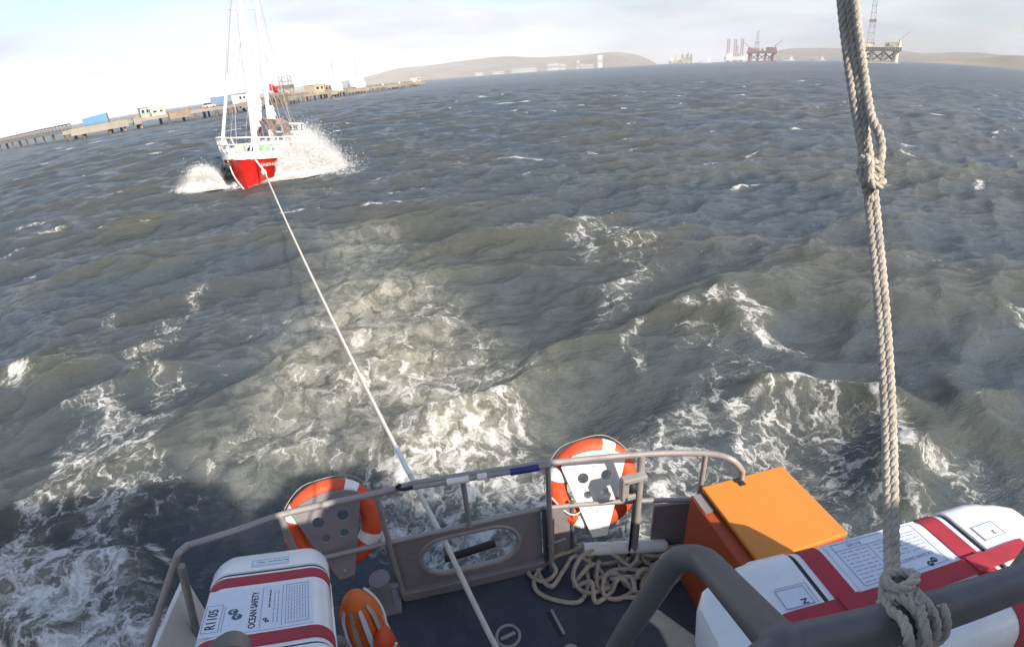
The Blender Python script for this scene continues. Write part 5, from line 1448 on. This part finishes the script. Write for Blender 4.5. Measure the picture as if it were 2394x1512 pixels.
# ------------------------------------------------------------------ tow line from the deck through the opening to the yacht
h0 = AY(1045, 1275, 2.9)
bow_pt = yworld((0.55, -0.55, 1.35))
bow_pt = AD(618, 400, 33.0)
tb_ = AZ(1215, 1600, 0.98); tb_ = tb_ + (tb_ - AZ(1100, 1392, 1.0)).normalized() * 0.7; tb_.z = 1.12
pts = [tb_, AZ(1215, 1600, 1.0), AZ(1160, 1512, 1.02), AZ(1100, 1392, 1.12), AZ(1060, 1308, 1.30), h0]
seg = []
for i in range(1, 60):
    t = i / 60
    p = h0.lerp(bow_pt, t); p.z -= 4 * 0.22 * t * (1 - t); seg.append(p)
tp = smooth_path(pts, 6) + seg + [bow_pt]
tw = MB().tube(tp, [0.022 if p.y < 6 else (0.020 + min(0.012, p.y * 0.0005)) for p in tp], 10).build('tow_line', m_tow, None, 60)
MB().tube([bl_((tb_.x, tb_.y, DZ)), bl_((tb_.x, tb_.y, DZ + 0.45))], 0.09, 18).tube([bl_((tb_.x - 0.22, tb_.y, DZ + 0.30)), bl_((tb_.x + 0.22, tb_.y, DZ + 0.30))], 0.035, 12).build('towing_bitt', m_grey, boat, 40)
MB().tube([Vector((tb_.x + 0.115 * math.cos(a), tb_.y + 0.115 * math.sin(a), DZ + 0.12 + 0.012 * a)) for a in np.linspace(0, 6 * PI, 60)], 0.022, 8).build('turns', m_tow, tw)
tag(tw, 'pale tow line running from the deck to the red yacht', 'rope')
MB().ball(bow_pt + Vector((0.02, -0.3, -0.05)), (0.16, 0.16, 0.2), 12).build('bridle_knot', m_tow, tw)
MB().tube([bow_pt, yworld((0.62, 0.2, 1.75))], 0.05, 8).build('bridle', m_tow, tw)
gl = [p for p in tp if 3.6 < p.y < 4.6]
if len(gl) > 1: MB().tube(gl, 0.027, 10).build('chafe_sleeve', m_tape, tw)

# ------------------------------------------------------------------ rope hanging from above, knotted round the cross bar
RR = 0.0055
rp_ = MB()
def hang(off, top, bot, seed):
    keys = [(1976, -40, 0.86), (1990, 90, 0.84), (2010, 230, 0.815), (2030, 400, 0.79), (2047, 560, 0.77), (2062, 720, 0.755), (2074, 900, 0.74), (2080, 1060, 0.725), (2083, 1220, 0.71), (2086, 1380, 0.69)]
    out = []
    for u, v, d in keys:
        if top <= v <= bot:
            out.append(AD(u + off(v), v, d))
    return out
inner = smooth_path(hang(lambda v: -7.5 - (8 if v < 300 else 0), -50, 1400, 0), 6)
outer_ = smooth_path(hang(lambda v: 7.5 - (6 if v < 300 else 0), -50, 1400, 0), 6)
def carry_on(p):
    d = (p[0] - p[6]).normalized(); d = (d * 0.5 + Vector((0.1, -0.25, 1.0)) * 0.5).normalized()
    return [p[0] + d * (0.35 * k) for k in range(9, 0, -1)] + list(p)
inner, outer_ = carry_on(inner), carry_on(outer_)
rp_.rope(inner, RR, RR * 5.4, 8)
rp_.rope(outer_, RR, RR * 5.4, 8, phase=1.2)
# third part: doubled bight above, ending in the hitch at mid height
third = [AD(1993, -40, 0.85), AD(2005, 60, 0.835), AD(2021, 180, 0.82), AD(2036, 270, 0.80), AD(2054, 310, 0.785), AD(2060, 350, 0.78), AD(2054, 395, 0.778), AD(2042, 420, 0.775)]
rp_.rope(carry_on(smooth_path(third, 6)), RR, RR * 5.4, 8, phase=2.0)
def knot(c, rx, ry, rz, turns, seed, r=RR):
    g = random.Random(seed)
    X = Vector((CAM_ROT[0].tolist())); Yv = Vector((CAM_ROT[1].tolist())); Zv = Vector((CAM_ROT[2].tolist()))
    for k in range(turns):
        t0 = g.uniform(0, 6.28); tl = g.uniform(-0.5, 0.5); h = (k / max(1, turns - 1) - 0.5) * 2 * ry
        p = []
        for i in range(11):
            a = t0 + 2 * PI * 1.02 * i / 10
            p.append(c + X * rx * math.cos(a) + Zv * rz * math.sin(a) + Yv * (h + tl * rx * math.cos(a) + 0.1 * rx * math.sin(2 * a)))
        rp_.rope(smooth_path(p, 5), r, r * 6, 8, phase=g.uniform(0, 6))
knot(AD(2036, 402, 0.782), 0.0105, 0.010, 0.010, 3, 4)
rp_.rope(smooth_path([AD(2012, 380, 0.77), AD(2022, 368, 0.765), AD(2034, 385, 0.76), AD(2030, 412, 0.76), AD(2040, 432, 0.762), AD(2058, 434, 0.77), AD(2062, 420, 0.775)], 6), RR, RR * 5.4, 8)
rp_.rope(smooth_path([AD(2010, 395, 0.77), AD(2018, 420, 0.765), AD(2026, 445, 0.775), AD(2036, 470, 0.78)], 6), RR * 0.95, RR * 6, 8)
# lower knot and the turns round the pipe
kc = AD(2108, 1400, 0.672)
knot(AD(2100, 1392, 0.675), 0.0145, 0.018, 0.013, 5, 7)
bd = (bar[2] - bar[1]).normalized()
for s_, w in ((-0.008, 0.0), (0.007, 0.6), (0.021, 1.1)):
    c_ = bar[1] + bd * s_
    n1_ = bd.orthogonal().normalized(); n2_ = bd.cross(n1_)
    rp_.rope(smooth_path([c_ + (n1_ * math.cos(a) + n2_ * math.sin(a)) * (0.0215 + RR * 1.05) + bd * 0.008 * math.sin(a / 2 + w) for a in np.linspace(w, w + 2 * PI * 1.05, 15)], 5), RR, RR * 5.4, 8)
rp_.rope(smooth_path([AD(2070, 1352, 0.69), AD(2066, 1390, 0.67), AD(2082, 1425, 0.655), AD(2108, 1445, 0.640), AD(2122, 1480, 0.635), AD(2128, 1530, 0.65)], 6), RR, RR * 5.4, 8)
rp_.rope(smooth_path([AD(2104, 1352, 0.69), AD(2138, 1380, 0.67), AD(2150, 1415, 0.66), AD(2158, 1450, 0.645), AD(2166, 1490, 0.645), AD(2166, 1530, 0.66)], 6), RR, RR * 5.4, 8)
hg = rp_.build('hanging_rope', m_rope, None, 60)
tag(hg, 'twisted tan rope hanging from above, knotted round the thick grey pipe', 'rope')

# ------------------------------------------------------------------ boat hook lashed along the stern rail
p0_, p1_ = AZ(965, 1128, RZ + 0.02) + Vector((0, -0.05, 0.0)), AZ(1283, 1077, RZ + 0.02) + Vector((0, -0.05, 0))
bh = empty('boat_hook', p0_, 'boat hook with a blue grip lashed along the stern rail', 'boat hook')
dv = p1_ - p0_
MB().tube([Vector((0, 0, 0)), dv], 0.018, 10).build('shaft', m_rail, bh)
for a_, b_, mt, nm_ in ((0.24, 0.40, m_white, 'sunlit_patch'), (0.46, 0.53, m_white, 'sunlit_patch'), (0.70, 0.91, m_blue, 'blue_grip')):  # the white pieces paint in sunlit patches of the rail
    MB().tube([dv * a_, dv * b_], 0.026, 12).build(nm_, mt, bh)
MB().tube(smooth_path([Vector((0.0, 0, 0)), Vector((-0.07, 0, 0.0)), Vector((-0.11, 0.0, 0.03)), Vector((-0.08, 0, 0.05))], 4), 0.012, 8).build('hook', m_black, bh)

# ------------------------------------------------------------------ sea air: one box of thin haze round everything
hz = MB().box((0, 3000, 104), (15000, 12000, 216))
hz_o = hz.build('haze', None, None, 0)
tag(hz_o, 'thin pale sea haze over the whole firth', 'haze', None, 'stuff')
mh = bpy.data.materials.new('sea_haze'); mh.use_nodes = True
nd, lk = mh.node_tree.nodes, mh.node_tree.links
nd.clear()
out = N(nd, 'ShaderNodeOutputMaterial'); pv = N(nd, 'ShaderNodeVolumePrincipled')
pv.inputs['Color'].default_value = (0.93, 0.93, 0.96, 1); pv.inputs['Density'].default_value = 1.15e-4; pv.inputs['Anisotropy'].default_value = -0.35
pv.inputs['Density Attribute'].default_value = ''; pv.inputs['Color Attribute'].default_value = ''; pv.inputs['Temperature Attribute'].default_value = ''
lk.new(pv.outputs[0], out.inputs['Volume'])
mh.cycles.homogeneous_volume = True
hz_o.data.materials.append(mh)
